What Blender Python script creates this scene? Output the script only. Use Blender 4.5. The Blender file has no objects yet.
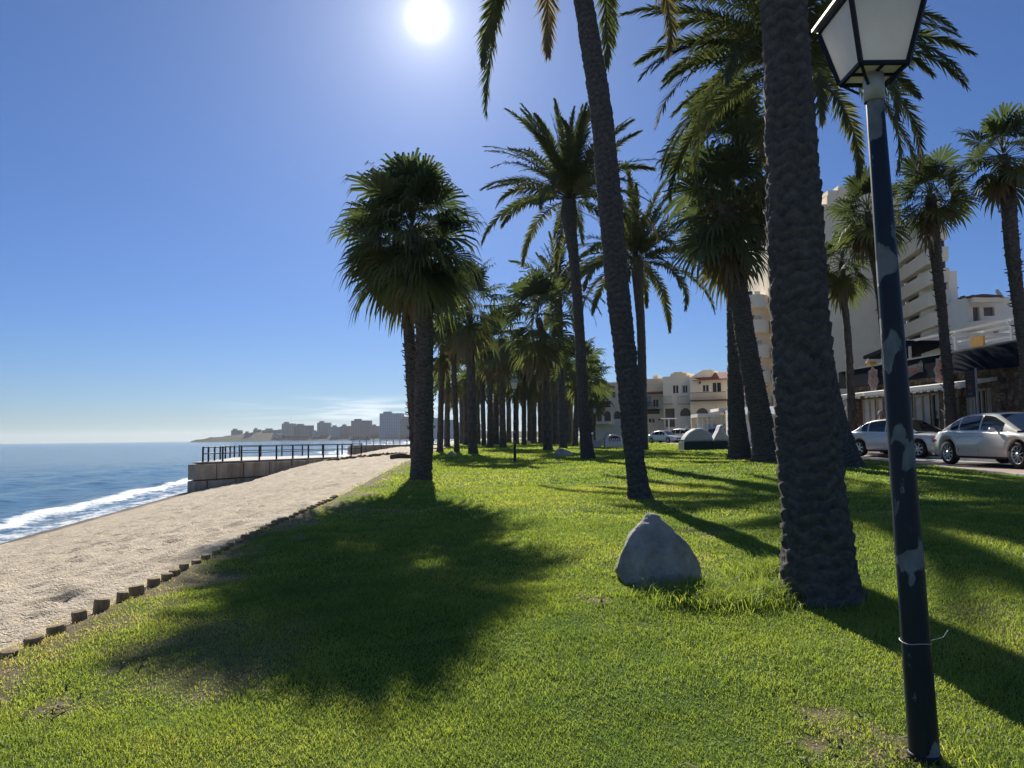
import bpy, bmesh, math, random
import numpy as np
from mathutils import Vector, Matrix
R = math.radians
rnd = random.Random(7)
scene = bpy.context.scene
col = scene.collection

# ------------------------------------------------------------------ camera model
F = 740.0; PITCH = R(4.11); ROLL = R(0.68)
CP, SP, CR, SR = math.cos(PITCH), math.sin(PITCH), math.cos(ROLL), math.sin(ROLL)
def ray(px, py):
    du, dv = px - 512, 384 - py
    u = du*CR + dv*SR; v = -du*SR + dv*CR
    Y = F*CP - v*SP; Z = v*CP + F*SP
    return u/Y, Z/Y, Y
def at(px, py, Y):
    a, b, _ = ray(px, py)
    return Vector((a*Y, Y, b*Y))
def mpp(px, py, Y):            # metres per pixel
    return Y/ray(px, py)[2]

cam_d = bpy.data.cameras.new('camera'); cam = bpy.data.objects.new('camera', cam_d); col.objects.link(cam)
cam_d.sensor_width = 36; cam_d.lens = F/1024*36; cam_d.clip_start = 0.05; cam_d.clip_end = 20000
cam.matrix_world = Matrix.Rotation(R(90)+PITCH, 4, 'X') @ Matrix.Rotation(-ROLL, 4, 'Z')
scene.camera = cam

# ------------------------------------------------------------------ noise
def vnoise(x, y, seed=0):
    x = np.asarray(x, float); y = np.asarray(y, float)
    xi = np.floor(x).astype(np.int64); yi = np.floor(y).astype(np.int64)
    fx = x-xi; fy = y-yi
    fx = fx*fx*(3-2*fx); fy = fy*fy*(3-2*fy)
    def h(a, b):
        n = (a*374761393 + b*668265263 + seed*974634777) & 0xffffffff
        n = ((n ^ (n >> 13))*1274126177) & 0xffffffff
        n = n ^ (n >> 16)
        return (n & 0xffff)/65535.0
    return (h(xi, yi)*(1-fx)+h(xi+1, yi)*fx)*(1-fy) + (h(xi, yi+1)*(1-fx)+h(xi+1, yi+1)*fx)*fy
def fbm(x, y, seed=0, o=4):
    s = 0; a = .5
    for i in range(o):
        s = s + a*vnoise(x*2**i, y*2**i, seed+i*17); a *= .5
    return s/(1-.5**o)
def sstep(a, b, x):
    t = np.clip((np.asarray(x, float)-a)/(b-a), 0, 1); return t*t*(3-2*t)

# ------------------------------------------------------------------ ground heights
SEA = -3.1
def Lz(y): return np.interp(y, [-40,-10,0,3.5,6,9,13,20,34,60,100,400],[-1.8,-1.72,-1.6,-1.51,-1.38,-1.27,-1.2,-1.16,-1.13,-1.06,-.97,-.9])
def Rz(y): return np.interp(y, [-40,0,6,10,17,23,30,100,400],[-1.5,-1.42,-1.25,-1.12,-1.01,-.97,-.95,-.92,-.9])
def xe(y): return np.interp(y, [-40,0,5,8,10,14.6,20,36,60,100,400],[-3.8,-3.5,-3.42,-3.38,-3.46,-3.6,-3.95,-5.2,-6.5,-8,-12])
def xg(y): return np.interp(y, [-40,0,17,22.5,100,400],[9.0,10.2,11.5,12.2,18.5,40])
def xw(y): return np.interp(y, [-40,0,22.9,44.5,100,200,400],[-13,-13.6,-15.7,-19.5,-27,-35,-40])
def lawn_z(x, y):
    s = sstep(1.0, 9.0, x)
    z = Lz(y)*(1-s) + Rz(y)*s
    return z + (fbm(np.asarray(x)*.9, np.asarray(y)*.9, 5, 3)-.5)*.07
def sand_z(x, y, detail=True):
    x = np.asarray(x, float); y = np.asarray(y, float)
    e = xe(y); w = xw(y)
    t = (e-x)/(e-w)
    lin = t**1.05
    berm = np.interp(t, [0,.2,.41,.55,.67,1,1.5],[0,.02,.085,.32,.65,1.0,1.6])
    k = sstep(15, 45, y)
    f = np.where(t < 0, 0, np.where(t > 1, t, lin*(1-k)+berm*k))
    base = lawn_z(e, y)-.025
    z = base + (SEA+.03-base)*f
    if detail:
        a = np.clip(1.0-(t-.85)/.15, 0.12, 1)*np.clip(t*8+.3, 0, 1)
        z = z + a*((fbm(x*2.6, y*2.6, 21, 3)-.5)*.075 - sstep(.52, .8, vnoise(x*5.6, y*5.6, 44))*.045 + sstep(.6, .85, vnoise(x*4.1+7, y*4.1, 48))*.04 + (vnoise(x*9, y*9, 45)-.5)*.035)
    return z
def gz(x, y):
    if x < xe(y): return float(sand_z(x, y, False))
    return float(lawn_z(x, y))
def ground_hit(px, py):
    a, b, _ = ray(px, py); y = 2.0
    while y < 400:
        if b*y <= gz(a*y, y): break
        y *= 1.004
    return Vector((a*y, y, gz(a*y, y)))

# ------------------------------------------------------------------ object helpers
def tag(o, label=None, cat=None, group=None, kind=None):
    if label: o['label'] = label
    if cat: o['category'] = cat
    if group: o['group'] = group
    if kind: o['kind'] = kind
    return o
def empty(name, loc, rz=0, label=None, cat=None, group=None):
    o = bpy.data.objects.new(name, None); col.objects.link(o)
    o.location = loc; o.rotation_euler = (0, 0, rz); o.empty_display_size = .2
    return tag(o, label, cat, group)
def link(name, me, mat, parent=None):
    o = bpy.data.objects.new(name, me); col.objects.link(o)
    for m in (mat if isinstance(mat, (list, tuple)) else [mat]):
        me.materials.append(m)
    if parent: o.parent = parent
    return o
def copy_tree(o, parent=None):
    c = o.copy(); col.objects.link(c); c.parent = parent
    for ch in list(o.children): copy_tree(ch, c)
    return c
def np_mesh(name, V, faces_list, mat, parent=None, tint=None, smooth=False, attrname='tint'):
    """V (n,3); faces_list: list of int arrays (m,k)."""
    me = bpy.data.meshes.new(name)
    V = np.asarray(V, np.float32)
    me.vertices.add(len(V)); me.vertices.foreach_set('co', V.ravel())
    idx = np.concatenate([f.ravel() for f in faces_list]).astype(np.int32)
    tot = np.concatenate([np.full(len(f), f.shape[1]) for f in faces_list]).astype(np.int32)
    start = np.concatenate([[0], np.cumsum(tot)[:-1]]).astype(np.int32)
    me.loops.add(len(idx)); me.loops.foreach_set('vertex_index', idx)
    me.polygons.add(len(tot)); me.polygons.foreach_set('loop_start', start); me.polygons.foreach_set('loop_total', tot)
    if smooth: me.polygons.foreach_set('use_smooth', np.ones(len(tot), bool))
    me.update(calc_edges=True)
    if tint is not None:
        a = me.attributes.new(attrname, 'FLOAT', 'POINT'); a.data.foreach_set('value', np.asarray(tint, np.float32))
    return link(name, me, mat, parent)

class MB:
    def __init__(s): s.v = []; s.f = []; s.sm = []
    def add(s, verts, faces, smooth=False):
        b = len(s.v); s.v += [tuple(v) for v in verts]
        for f in faces: s.f.append([i+b for i in f]); s.sm.append(smooth)
        return s
    def box(s, c, d, rz=0, M=None):
        x, y, z = d[0]/2, d[1]/2, d[2]/2
        P = [Vector((i, j, k)) for i in (-x, x) for j in (-y, y) for k in (-z, z)]
        m = Matrix.Translation(c) @ (M.to_4x4() if M else Matrix.Rotation(rz, 4, 'Z'))
        s.add([m @ p for p in P], [(0,1,3,2),(4,6,7,5),(0,4,5,1),(2,3,7,6),(0,2,6,4),(1,5,7,3)]); return s
    def span(s, a, b):            # axis aligned box from corner a to corner b
        a = Vector(a); b = Vector(b)
        return s.box((a+b)/2, (abs(b.x-a.x), abs(b.y-a.y), abs(b.z-a.z)))
    def bar(s, a, b, w, h=None, up=(0,0,1)):
        a = Vector(a); b = Vector(b); h = h or w; d = b-a; L = d.length; d.normalize()
        u = Vector(up)
        if abs(d.dot(u)) > .98: u = Vector((0,1,0))
        x = d.cross(u).normalized(); y = x.cross(d)
        M = Matrix((x, d, y)).transposed()
        s.box((a+b)/2, (w, L, h), M=M); return s
    def tube(s, pts, rad, n=10, cap=True, smooth=True):
        pts = [Vector(p) for p in pts]; k = len(pts)
        if not hasattr(rad, '__len__'): rad = [rad]*k
        rings = []; ref = None
        for i, p in enumerate(pts):
            t = (pts[min(i+1, k-1)]-pts[max(i-1, 0)]).normalized()
            if ref is None:
                ref = t.cross(Vector((0,0,1)) if abs(t.z) < .9 else Vector((1,0,0))).normalized()
            ref = (ref - t*ref.dot(t)).normalized(); q = t.cross(ref)
            rings.append([p+(ref*math.cos(2*math.pi*j/n)+q*math.sin(2*math.pi*j/n))*rad[i] for j in range(n)])
        V = [v for r in rings for v in r]; Fs = []
        for i in range(k-1):
            for j in range(n):
                Fs.append((i*n+j, i*n+(j+1) % n, (i+1)*n+(j+1) % n, (i+1)*n+j))
        s.add(V, Fs, smooth)
        if cap: s.add(rings[0][::-1], [tuple(range(n))]); s.add(rings[-1], [tuple(range(n))])
        return s
    def lathe(s, c, prof, n=20, smooth=True):
        c = Vector(c)
        V = [c+Vector((r*math.cos(2*math.pi*j/n), r*math.sin(2*math.pi*j/n), z)) for r, z in prof for j in range(n)]
        k = len(prof)
        s.add(V, [(i*n+j, i*n+(j+1) % n, (i+1)*n+(j+1) % n, (i+1)*n+j) for i in range(k-1) for j in range(n)], smooth)
        return s
    def prism(s, poly, ext):      # polygon (list of vec) extruded by vector ext
        poly = [Vector(p) for p in poly]; ext = Vector(ext); n = len(poly)
        s.add(poly+[p+ext for p in poly], [tuple(range(n))[::-1], tuple(range(n, 2*n))]+[(i, (i+1) % n, n+(i+1) % n, n+i) for i in range(n)]); return s
    def quad(s, *p): s.add(p, [tuple(range(len(p)))]); return s
    def build(s, name, mat, parent=None, fix=True, bevel=0):
        me = bpy.data.meshes.new(name); me.from_pydata([tuple(v) for v in s.v], [], s.f)
        me.polygons.foreach_set('use_smooth', s.sm)
        if fix:
            bm = bmesh.new(); bm.from_mesh(me); bmesh.ops.recalc_face_normals(bm, faces=bm.faces); bm.to_mesh(me); bm.free()
        me.update()
        o = link(name, me, mat, parent)
        if bevel:
            m = o.modifiers.new('bevel', 'BEVEL'); m.width = bevel; m.segments = 2; m.limit_method = 'ANGLE'
        return o

# ------------------------------------------------------------------ materials
class NT:
    def __init__(s, name):
        s.m = bpy.data.materials.new(name); s.m.use_nodes = True; s.t = s.m.node_tree; s.t.nodes.clear()
        s.out = s.n('ShaderNodeOutputMaterial')
    def n(s, typ, **kw):
        x = s.t.nodes.new(typ)
        for k, v in kw.items():
            if hasattr(x, k) and k not in x.inputs: setattr(x, k, v)
        return x
    def l(s, a, b): s.t.links.new(a, b)
    def coord(s, kind='Object', scale=(1,1,1)):
        tc = s.n('ShaderNodeTexCoord'); mp = s.n('ShaderNodeMapping'); mp.inputs['Scale'].default_value = scale
        s.l(tc.outputs[kind], mp.inputs['Vector']); return mp.outputs[0]
    def pos(s, scale=(1,1,1)):
        g = s.n('ShaderNodeNewGeometry'); mp = s.n('ShaderNodeMapping'); mp.inputs['Scale'].default_value = scale
        s.l(g.outputs['Position'], mp.inputs['Vector']); return mp.outputs[0]
    def noise(s, vec, scale, detail=4, rough=.6):
        x = s.n('ShaderNodeTexNoise'); x.inputs['Scale'].default_value = scale; x.inputs['Detail'].default_value = detail
        x.inputs['Roughness'].default_value = rough; s.l(vec, x.inputs['Vector']); return x.outputs['Fac']
    def ramp(s, fac, stops):
        x = s.n('ShaderNodeValToRGB'); e = x.color_ramp.elements
        while len(e) < len(stops): e.new(.5)
        for el, (p, c) in zip(e, stops):
            el.position = p; el.color = (*c, 1) if len(c) == 3 else c
        s.l(fac, x.inputs[0]); return x.outputs[0]
    def mix(s, fac, a, b, mode='MIX'):
        x = s.n('ShaderNodeMix'); x.data_type = 'RGBA'; x.blend_type = mode
        for sock, v in ((x.inputs[0], fac), (x.inputs[6], a), (x.inputs[7], b)):
            if isinstance(v, (int, float)): sock.default_value = v
            elif isinstance(v, tuple): sock.default_value = (*v, 1)
            else: s.l(v, sock)
        return x.outputs[2]
    def math(s, op, a, b=None):
        x = s.n('ShaderNodeMath'); x.operation = op
        for i, v in enumerate((a, b)):
            if v is None: continue
            if isinstance(v, (int, float)): x.inputs[i].default_value = v
            else: s.l(v, x.inputs[i])
        return x.outputs[0]
    def attr(s, name):
        x = s.n('ShaderNodeAttribute'); x.attribute_name = name; return x.outputs['Fac']
    def bump(s, h, strength=.3, dist=.02, normal=None):
        x = s.n('ShaderNodeBump'); x.inputs['Strength'].default_value = strength; x.inputs['Distance'].default_value = dist
        s.l(h, x.inputs['Height'])
        if normal: s.l(normal, x.inputs['Normal'])
        return x.outputs[0]
    def principled(s, color, rough=.6, metal=0, spec=.5, normal=None, coat=0, trans=0, ior=1.5):
        p = s.n('ShaderNodeBsdfPrincipled')
        if isinstance(color, tuple): p.inputs['Base Color'].default_value = (*color, 1)
        else: s.l(color, p.inputs['Base Color'])
        if isinstance(rough, (int, float)): p.inputs['Roughness'].default_value = rough
        else: s.l(rough, p.inputs['Roughness'])
        p.inputs['Metallic'].default_value = metal; p.inputs['Specular IOR Level'].default_value = spec
        p.inputs['Coat Weight'].default_value = coat; p.inputs['Transmission Weight'].default_value = trans; p.inputs['IOR'].default_value = ior
        if normal: s.l(normal, p.inputs['Normal'])
        return p.outputs[0]
    def done(s, sh): s.l(sh, s.out.inputs['Surface']); return s.m

def simple(name, color, rough=.6, metal=0, var=.15, scale=4, bump=.0, bscale=60, spec=.5, coat=0):
    t = NT(name); v = t.coord()
    n = t.noise(v, scale, 5)
    c = t.ramp(n, [(.3, tuple(x*(1-var) for x in color)), (.7, tuple(min(1, x*(1+var)) for x in color))])
    nr = t.bump(t.noise(v, bscale, 4), .5, bump) if bump else None
    return t.done(t.principled(c, rough, metal, spec, nr, coat))

M = {}
M['dark_metal'] = simple('dark_metal', (.006,.009,.015), .55, 0, .3, 6, spec=.3)
M['black'] = simple('black', (.012,.012,.014), .6)
M['rubber'] = simple('rubber', (.018,.018,.019), .85)
M['chrome'] = simple('chrome', (.7,.7,.72), .22, 1, .08)
M['rim'] = simple('rim', (.62,.62,.64), .3, 1, .08)
M['car_beige'] = simple('car_beige', (.74,.70,.61), .28, 0, .03, 3, coat=1)
M['car_silver'] = simple('car_silver', (.72,.72,.70), .28, 0, .03, 3, coat=1)
M['car_white'] = simple('car_white', (.8,.8,.8), .3, 0, .03, 3, coat=1)
M['car_blue'] = simple('car_blue', (.10,.22,.40), .3, .3, .05, 3, coat=1)
M['car_dark'] = simple('car_dark', (.03,.035,.05), .3, .2, .05, 3, coat=1)
M['car_glass'] = simple('car_glass', (.02,.025,.03), .06, 0, .1, 2, spec=.8)
M['red_lamp'] = simple('red_lamp', (.35,.02,.02), .25)
M['clear_lamp'] = simple('clear_lamp', (.6,.62,.65), .12, .3)
M['plate'] = simple('plate', (.75,.75,.72), .5)
M['wall_cream'] = simple('wall_cream', (.86,.78,.65), .85, 0, .06, .5, .01, 8)
M['wall_white'] = simple('wall_white', (.88,.74,.54), .85, 0, .06, .5, .01, 8)
M['wall_grey'] = simple('wall_grey', (.82,.77,.68), .85, 0, .08, .5, .01, 8)
M['wall_ochre'] = simple('wall_ochre', (.80,.68,.50), .85, 0, .08, .5, .01, 8)
M['white_paint'] = simple('white_paint', (.78,.76,.72), .5, 0, .05, 3)
M['white_cloth'] = simple('white_cloth', (.75,.72,.66), .8, 0, .06, 3)
M['curtain'] = simple('curtain', (.50,.54,.56), .6, 0, .12, 2)
M['glass_dark'] = simple('glass_dark', (.03,.035,.04), .08, 0, .3, 1, spec=.6)
M['shutter'] = simple('shutter', (.42,.40,.36), .6)
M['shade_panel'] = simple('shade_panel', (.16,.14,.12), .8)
M['brown_frame'] = simple('brown_frame', (.07,.045,.03), .6)
M['navy_fascia'] = simple('navy_fascia', (.008,.012,.024), .85, 0, .3, 1, spec=.1)
M['navy_canvas'] = simple('navy_canvas', (.008,.013,.026), .95, 0, .25, 2, .004, 40, spec=.05)
M['sign_red'] = simple('sign_red', (.20,.05,.045), .8)
M['sign_grey'] = simple('sign_grey', (.13,.135,.145), .8)
M['yellow_panel'] = simple('yellow_panel', (.62,.34,.06), .6)
M['red_panel'] = simple('red_panel', (.12,.015,.02), .6)
M['wood_litter'] = simple('wood_litter', (.13,.095,.06), .9, 0, .4, 9)
M['wood_dark'] = simple('wood_dark', (.08,.05,.03), .7, 0, .3, 8)
M['kerb'] = simple('kerb', (.36,.34,.31), .9, 0, .15, 3, .004, 40)
M['white_stone'] = simple('white_stone', (.46,.45,.43), .9, 0, .12, 5, .01, 20)
M['planter'] = simple('planter', (.025,.05,.04), .9, 0, .4, 14, .03, 40)
M['skin'] = simple('skin', (.42,.25,.17), .6)
M['hair_grey'] = simple('hair_grey', (.35,.34,.33), .8)
M['cloth_dark'] = simple('cloth_dark', (.02,.022,.03), .9)
M['cloth_white'] = simple('cloth_white', (.7,.7,.7), .9)
M['galv'] = simple('galv', (.35,.36,.37), .5, .3)

def m_tiles():
    t = NT('roof_tiles'); v = t.coord()
    w = t.n('ShaderNodeTexWave'); w.inputs['Scale'].default_value = 3; w.inputs['Distortion'].default_value = 1; t.l(v, w.inputs['Vector'])
    c = t.ramp(t.noise(v, 3, 5), [(.3,(.16,.05,.03)), (.7,(.30,.10,.06))])
    return t.done(t.principled(c, .85, normal=t.bump(w.outputs['Fac'], .8, .05)))
M['tiles'] = m_tiles()

def m_leaf(name, g0, g1, dry, trans):
    t = NT(name); a = t.attr('tint'); n = t.noise(t.coord(), 2.5, 3)
    a2 = t.math('ADD', a, t.math('MULTIPLY', t.math('SUBTRACT', n, .5), .25))
    c = t.ramp(a2, [(0, g0), (.45, g1), (.7, tuple((x+y)/2 for x, y in zip(g1, dry))), (1, dry)])
    d = t.n('ShaderNodeBsdfDiffuse'); t.l(c, d.inputs[0])
    tr = t.n('ShaderNodeBsdfTranslucent'); t.l(t.mix(1.0, c, (1.3,1.28,.68), 'MULTIPLY'), tr.inputs[0])
    gl = t.n('ShaderNodeBsdfGlossy'); gl.inputs['Roughness'].default_value = .5; gl.inputs[0].default_value = (.7,.75,.8,1)
    m1 = t.n('ShaderNodeMixShader'); m1.inputs[0].default_value = trans; t.l(d.outputs[0], m1.inputs[1]); t.l(tr.outputs[0], m1.inputs[2])
    m2 = t.n('ShaderNodeMixShader'); m2.inputs[0].default_value = .03; t.l(m1.outputs[0], m2.inputs[1]); t.l(gl.outputs[0], m2.inputs[2])
    return t.done(m2.outputs[0])
M['date_leaf'] = m_leaf('date_leaf', (.045,.062,.033), (.088,.105,.045), (.20,.15,.08), .40)
M['fan_leaf'] = m_leaf('fan_leaf', (.045,.068,.038), (.09,.115,.05), (.17,.13,.09), .42)
M['dead_leaf'] = m_leaf('dead_leaf', (.07,.055,.035), (.13,.10,.065), (.20,.15,.09), .2)

def m_grass():
    t = NT('grass_blades'); a = t.attr('tint')
    v = t.pos(); n = t.noise(v, .8, 4)
    a2 = t.math('ADD', a, t.math('MULTIPLY', t.math('SUBTRACT', n, .5), .5))
    c = t.ramp(a2, [(0,(.095,.165,.042)), (.5,(.19,.265,.06)), (.8,(.27,.32,.08)), (1,(.38,.35,.17))])
    d = t.n('ShaderNodeBsdfDiffuse'); t.l(c, d.inputs[0])
    tr = t.n('ShaderNodeBsdfTranslucent'); t.l(t.mix(1.0, c, (2.0,1.8,.9), 'MULTIPLY'), tr.inputs[0])
    gl = t.n('ShaderNodeBsdfGlossy'); gl.inputs['Roughness'].default_value = .45
    m1 = t.n('ShaderNodeMixShader'); m1.inputs[0].default_value = .5; t.l(d.outputs[0], m1.inputs[1]); t.l(tr.outputs[0], m1.inputs[2])
    m2 = t.n('ShaderNodeMixShader'); m2.inputs[0].default_value = .03; t.l(m1.outputs[0], m2.inputs[1]); t.l(gl.outputs[0], m2.inputs[2])
    return t.done(m2.outputs[0])
M['grass'] = m_grass()

def m_lawn():
    t = NT('lawn'); v = t.pos()
    g = t.ramp(t.noise(v, 1.2, 6), [(.3,(.05,.10,.014)), (.7,(.11,.16,.022))])
    f = t.ramp(t.noise(v, 45, 3), [(.35,(.4,.4,.4)), (.65,(1.3,1.3,1.3))])
    g = t.mix(1.0, g, f, 'MULTIPLY')
    soil = t.ramp(t.noise(v, 12, 6), [(.3,(.10,.075,.05)), (.7,(.26,.20,.14))])
    c = t.mix(t.attr('bare'), g, soil)
    return t.done(t.principled(c, .95, spec=.1, normal=t.bump(t.noise(v, 60, 4), .8, .03)))
M['lawn'] = m_lawn()

def m_sand():
    t = NT('sand'); v = t.pos()
    c = t.ramp(t.noise(v, 1.1, 8, .7), [(.3,(.52,.43,.32)), (.7,(.70,.60,.46))])
    sp = t.n('ShaderNodeTexVoronoi'); sp.inputs['Scale'].default_value = 26; t.l(v, sp.inputs['Vector'])
    c = t.mix(t.ramp(sp.outputs['Distance'], [(.05,(.55,.55,.55)), (.16,(0,0,0))]), c, (.16,.13,.10))
    c = t.mix(t.attr('wet'), c, (.17,.14,.11))
    c = t.mix(t.attr('litter'), c, (.10,.075,.055))
    h = t.math('ADD', t.noise(v, 5, 5, .65), t.math('MULTIPLY', t.noise(v, 40, 3), .4))
    return t.done(t.principled(c, .95, spec=.15, normal=t.bump(h, 1.0, .13)))
M['sand'] = m_sand()

def m_sea():
    t = NT('sea'); v = t.pos((1,1,1))
    w1 = t.noise(t.pos((.6,1.5,1)), .9, 8, .7)
    w2 = t.noise(t.pos((1,1.6,1)), 3.5, 4, .6)
    w3 = t.noise(t.pos((.02,.06,1)), 1, 4, .6)
    h = t.math('ADD', t.math('MULTIPLY', w1, 1.0), t.math('MULTIPLY', w2, .25))
    nr = t.bump(h, .30, .9)
    w4 = t.noise(t.pos((.25,.8,1)), 1.3, 8, .75)
    base = t.mix(1.0, t.ramp(w3, [(.3,(.06,.14,.23)), (.7,(.085,.18,.275))]), t.ramp(w4, [(.35,(.5,.55,.6)), (.65,(1.5,1.45,1.4))]), 'MULTIPLY')
    p = t.principled(base, .09, spec=.2, normal=nr, ior=1.33)
    fo = t.principled(t.ramp(t.noise(v, 5, 4), [(.3,(.6,.64,.66)), (.7,(.85,.86,.86))]), .8, spec=.2, normal=t.bump(t.noise(v, 9, 5), .8, .08))
    lace = t.ramp(t.noise(t.pos((1.3,.6,1)), 1.7, 6, .75), [(.40,(0,0,0)), (.62,(1,1,1))])
    am = t.attr('foam')
    fac = t.math('MINIMUM', t.math('MAXIMUM', t.math('SUBTRACT', t.math('MULTIPLY', am, 1.42), t.math('MULTIPLY', t.math('SUBTRACT', 1.0, lace), .9)), 0.0), 1.0)
    m = t.n('ShaderNodeMixShader'); t.l(fac, m.inputs[0]); t.l(p, m.inputs[1]); t.l(fo, m.inputs[2])
    return t.done(m.outputs[0])
M['sea'] = m_sea()

def m_trunk(name, c0, c1, vs, bd):
    t = NT(name); v = t.coord()
    n = t.noise(v, 14, 6, .7)
    c = t.ramp(n, [(.3, c0), (.72, c1)])
    vo = t.n('ShaderNodeTexVoronoi'); vo.inputs['Scale'].default_value = vs; t.l(t.coord('Object', (1,1,1.4)), vo.inputs['Vector'])
    c = t.mix(t.math('MULTIPLY', t.math('SUBTRACT', 1.0, t.attr('scar')), .42), c, tuple(x*.28 for x in c0))
    h = t.math('ADD', t.math('MULTIPLY', vo.outputs['Distance'], .8), t.noise(t.coord('Object', (3,3,.6)), 22, 4))
    return t.done(t.principled(c, .92, spec=.15, normal=t.bump(h, .9, bd)))
M['date_trunk'] = m_trunk('date_trunk', (.055,.053,.051), (.165,.153,.142), 14, .03)
M['fan_trunk'] = m_trunk('fan_trunk', (.06,.055,.05), (.185,.16,.135), 11, .03)

def m_rock():
    t = NT('rock'); v = t.coord()
    c = t.ramp(t.noise(v, 3.5, 8, .7), [(.28,(.16,.15,.135)), (.5,(.32,.30,.27)), (.72,(.50,.47,.42))])
    h = t.math('ADD', t.noise(v, 4, 8, .7), t.math('MULTIPLY', t.noise(v, 30, 4), .3))
    return t.done(t.principled(c, .9, spec=.2, normal=t.bump(h, .9, .06)))
M['rock'] = m_rock()

def m_block():
    t = NT('wall_blocks'); v = t.coord()
    c = t.ramp(t.noise(v, .8, 8, .7), [(.25,(.22,.20,.17)), (.5,(.40,.36,.30)), (.75,(.52,.44,.35))])
    st = t.ramp(t.noise(t.coord('Object', (1.2,1.2,.15)), 2.2, 5), [(.45,(0,0,0)), (.7,(.7,.7,.7))])
    c = t.mix(st, c, (.20,.125,.08))
    return t.done(t.principled(c, .92, spec=.15, normal=t.bump(t.noise(v, 8, 6, .7), .8, .05)))
M['blocks'] = m_block()

def m_pole():
    t = NT('pole_paint'); v = t.coord('Object', (1,1,.55))
    n = t.noise(v, 4.6, 2, .45); n2 = t.noise(t.coord('Object', (1,1,.5)), 13, 5, .6)
    f = t.ramp(t.math('ADD', n, t.math('MULTIPLY', t.math('SUBTRACT', n2, .5), .16)), [(.58,(0,0,0)), (.59,(1,1,1))])
    sc = t.ramp(n2, [(.64,(0,0,0)), (.66,(.8,.8,.8))])
    f = t.math('MAXIMUM', f, sc)
    c = t.mix(f, t.ramp(n2, [(.3,(.006,.010,.022)), (.7,(.011,.018,.034))]), t.ramp(t.noise(v, 20, 4), [(.3,(.10,.115,.13)), (.7,(.20,.215,.23))]))
    h = t.math('SUBTRACT', 1.0, f)
    rg = t.math('ADD', .42, t.math('MULTIPLY', f, .4))
    return t.done(t.principled(c, rg, spec=.3, normal=t.bump(h, .4, .004)))
M['pole'] = m_pole()

def m_opal():
    t = NT('opal_panel')
    c = t.ramp(t.noise(t.coord('Object',(1,1,.5)), 5, 5), [(.35,(.74,.72,.67)), (.7,(.84,.83,.80))])
    d = t.n('ShaderNodeBsdfDiffuse'); t.l(c, d.inputs[0])
    tr = t.n('ShaderNodeBsdfTranslucent'); t.l(c, tr.inputs[0])
    g = t.n('ShaderNodeBsdfGlossy'); g.inputs['Roughness'].default_value = .25
    m = t.n('ShaderNodeMixShader'); m.inputs[0].default_value = .5; t.l(d.outputs[0], m.inputs[1]); t.l(tr.outputs[0], m.inputs[2])
    m2 = t.n('ShaderNodeMixShader'); m2.inputs[0].default_value = .05; t.l(m.outputs[0], m2.inputs[1]); t.l(g.outputs[0], m2.inputs[2])
    return t.done(m2.outputs[0])
M['opal'] = m_opal()

def m_wood_log():
    t = NT('log_wood'); v = t.coord()
    c = t.ramp(t.noise(t.coord('Object',(4,4,.8)), 10, 5), [(.3,(.17,.115,.065)), (.7,(.38,.28,.17))])
    return t.done(t.principled(c, .9, spec=.15, normal=t.bump(t.noise(t.coord('Object',(6,6,.6)), 18, 4), .8, .01)))
M['log'] = m_wood_log()

def m_pavers(name, a, b, sc):
    t = NT(name); br = t.n('ShaderNodeTexBrick'); br.inputs['Scale'].default_value = sc; br.inputs['Mortar Size'].default_value = .015
    t.l(t.pos(), br.inputs['Vector'])
    br.inputs['Color1'].default_value = (*a,1); br.inputs['Color2'].default_value = (*b,1); br.inputs['Mortar'].default_value = (*[x*.55 for x in a],1)
    c = t.mix(.35, br.outputs['Color'], t.ramp(t.noise(t.pos(), 1.4, 6), [(.3,a), (.7,b)]))
    return t.done(t.principled(c, .9, spec=.2, normal=t.bump(br.outputs['Fac'], .3, -.004)))
M['pavers'] = m_pavers('pavers', (.34,.24,.20), (.42,.31,.26), 2.2)
M['asphalt'] = simple('asphalt', (.30,.28,.255), .9, 0, .2, 2, .006, 120)
def m_stonewall():
    t = NT('stone_wall'); v = t.coord()
    vo = t.n('ShaderNodeTexVoronoi'); vo.feature = 'F1'; vo.inputs['Scale'].default_value = 5.2; t.l(v, vo.inputs['Vector'])
    e = t.n('ShaderNodeTexVoronoi'); e.feature = 'DISTANCE_TO_EDGE'; e.inputs['Scale'].default_value = 5.2; t.l(v, e.inputs['Vector'])
    sx = t.n('ShaderNodeSeparateColor'); t.l(vo.outputs['Color'], sx.inputs[0])
    c = t.ramp(sx.outputs[0], [(0,(.11,.085,.065)), (.5,(.17,.135,.10)), (1,(.26,.215,.17))])
    c = t.mix(t.ramp(e.outputs['Distance'], [(.02,(1,1,1)), (.07,(0,0,0))]), c, (.06,.05,.04))
    return t.done(t.principled(c, .9, normal=t.bump(e.outputs['Distance'], .6, .05)))
M['stone_wall'] = m_stonewall()
def m_hill():
    t = NT('hill'); v = t.pos()
    c = t.ramp(t.noise(v, .02, 8, .7), [(.3,(.012,.018,.009)), (.6,(.035,.038,.02)), (.76,(.16,.13,.09))])
    return t.done(t.principled(c, .95, spec=.05))
M['hill'] = m_hill()
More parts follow.
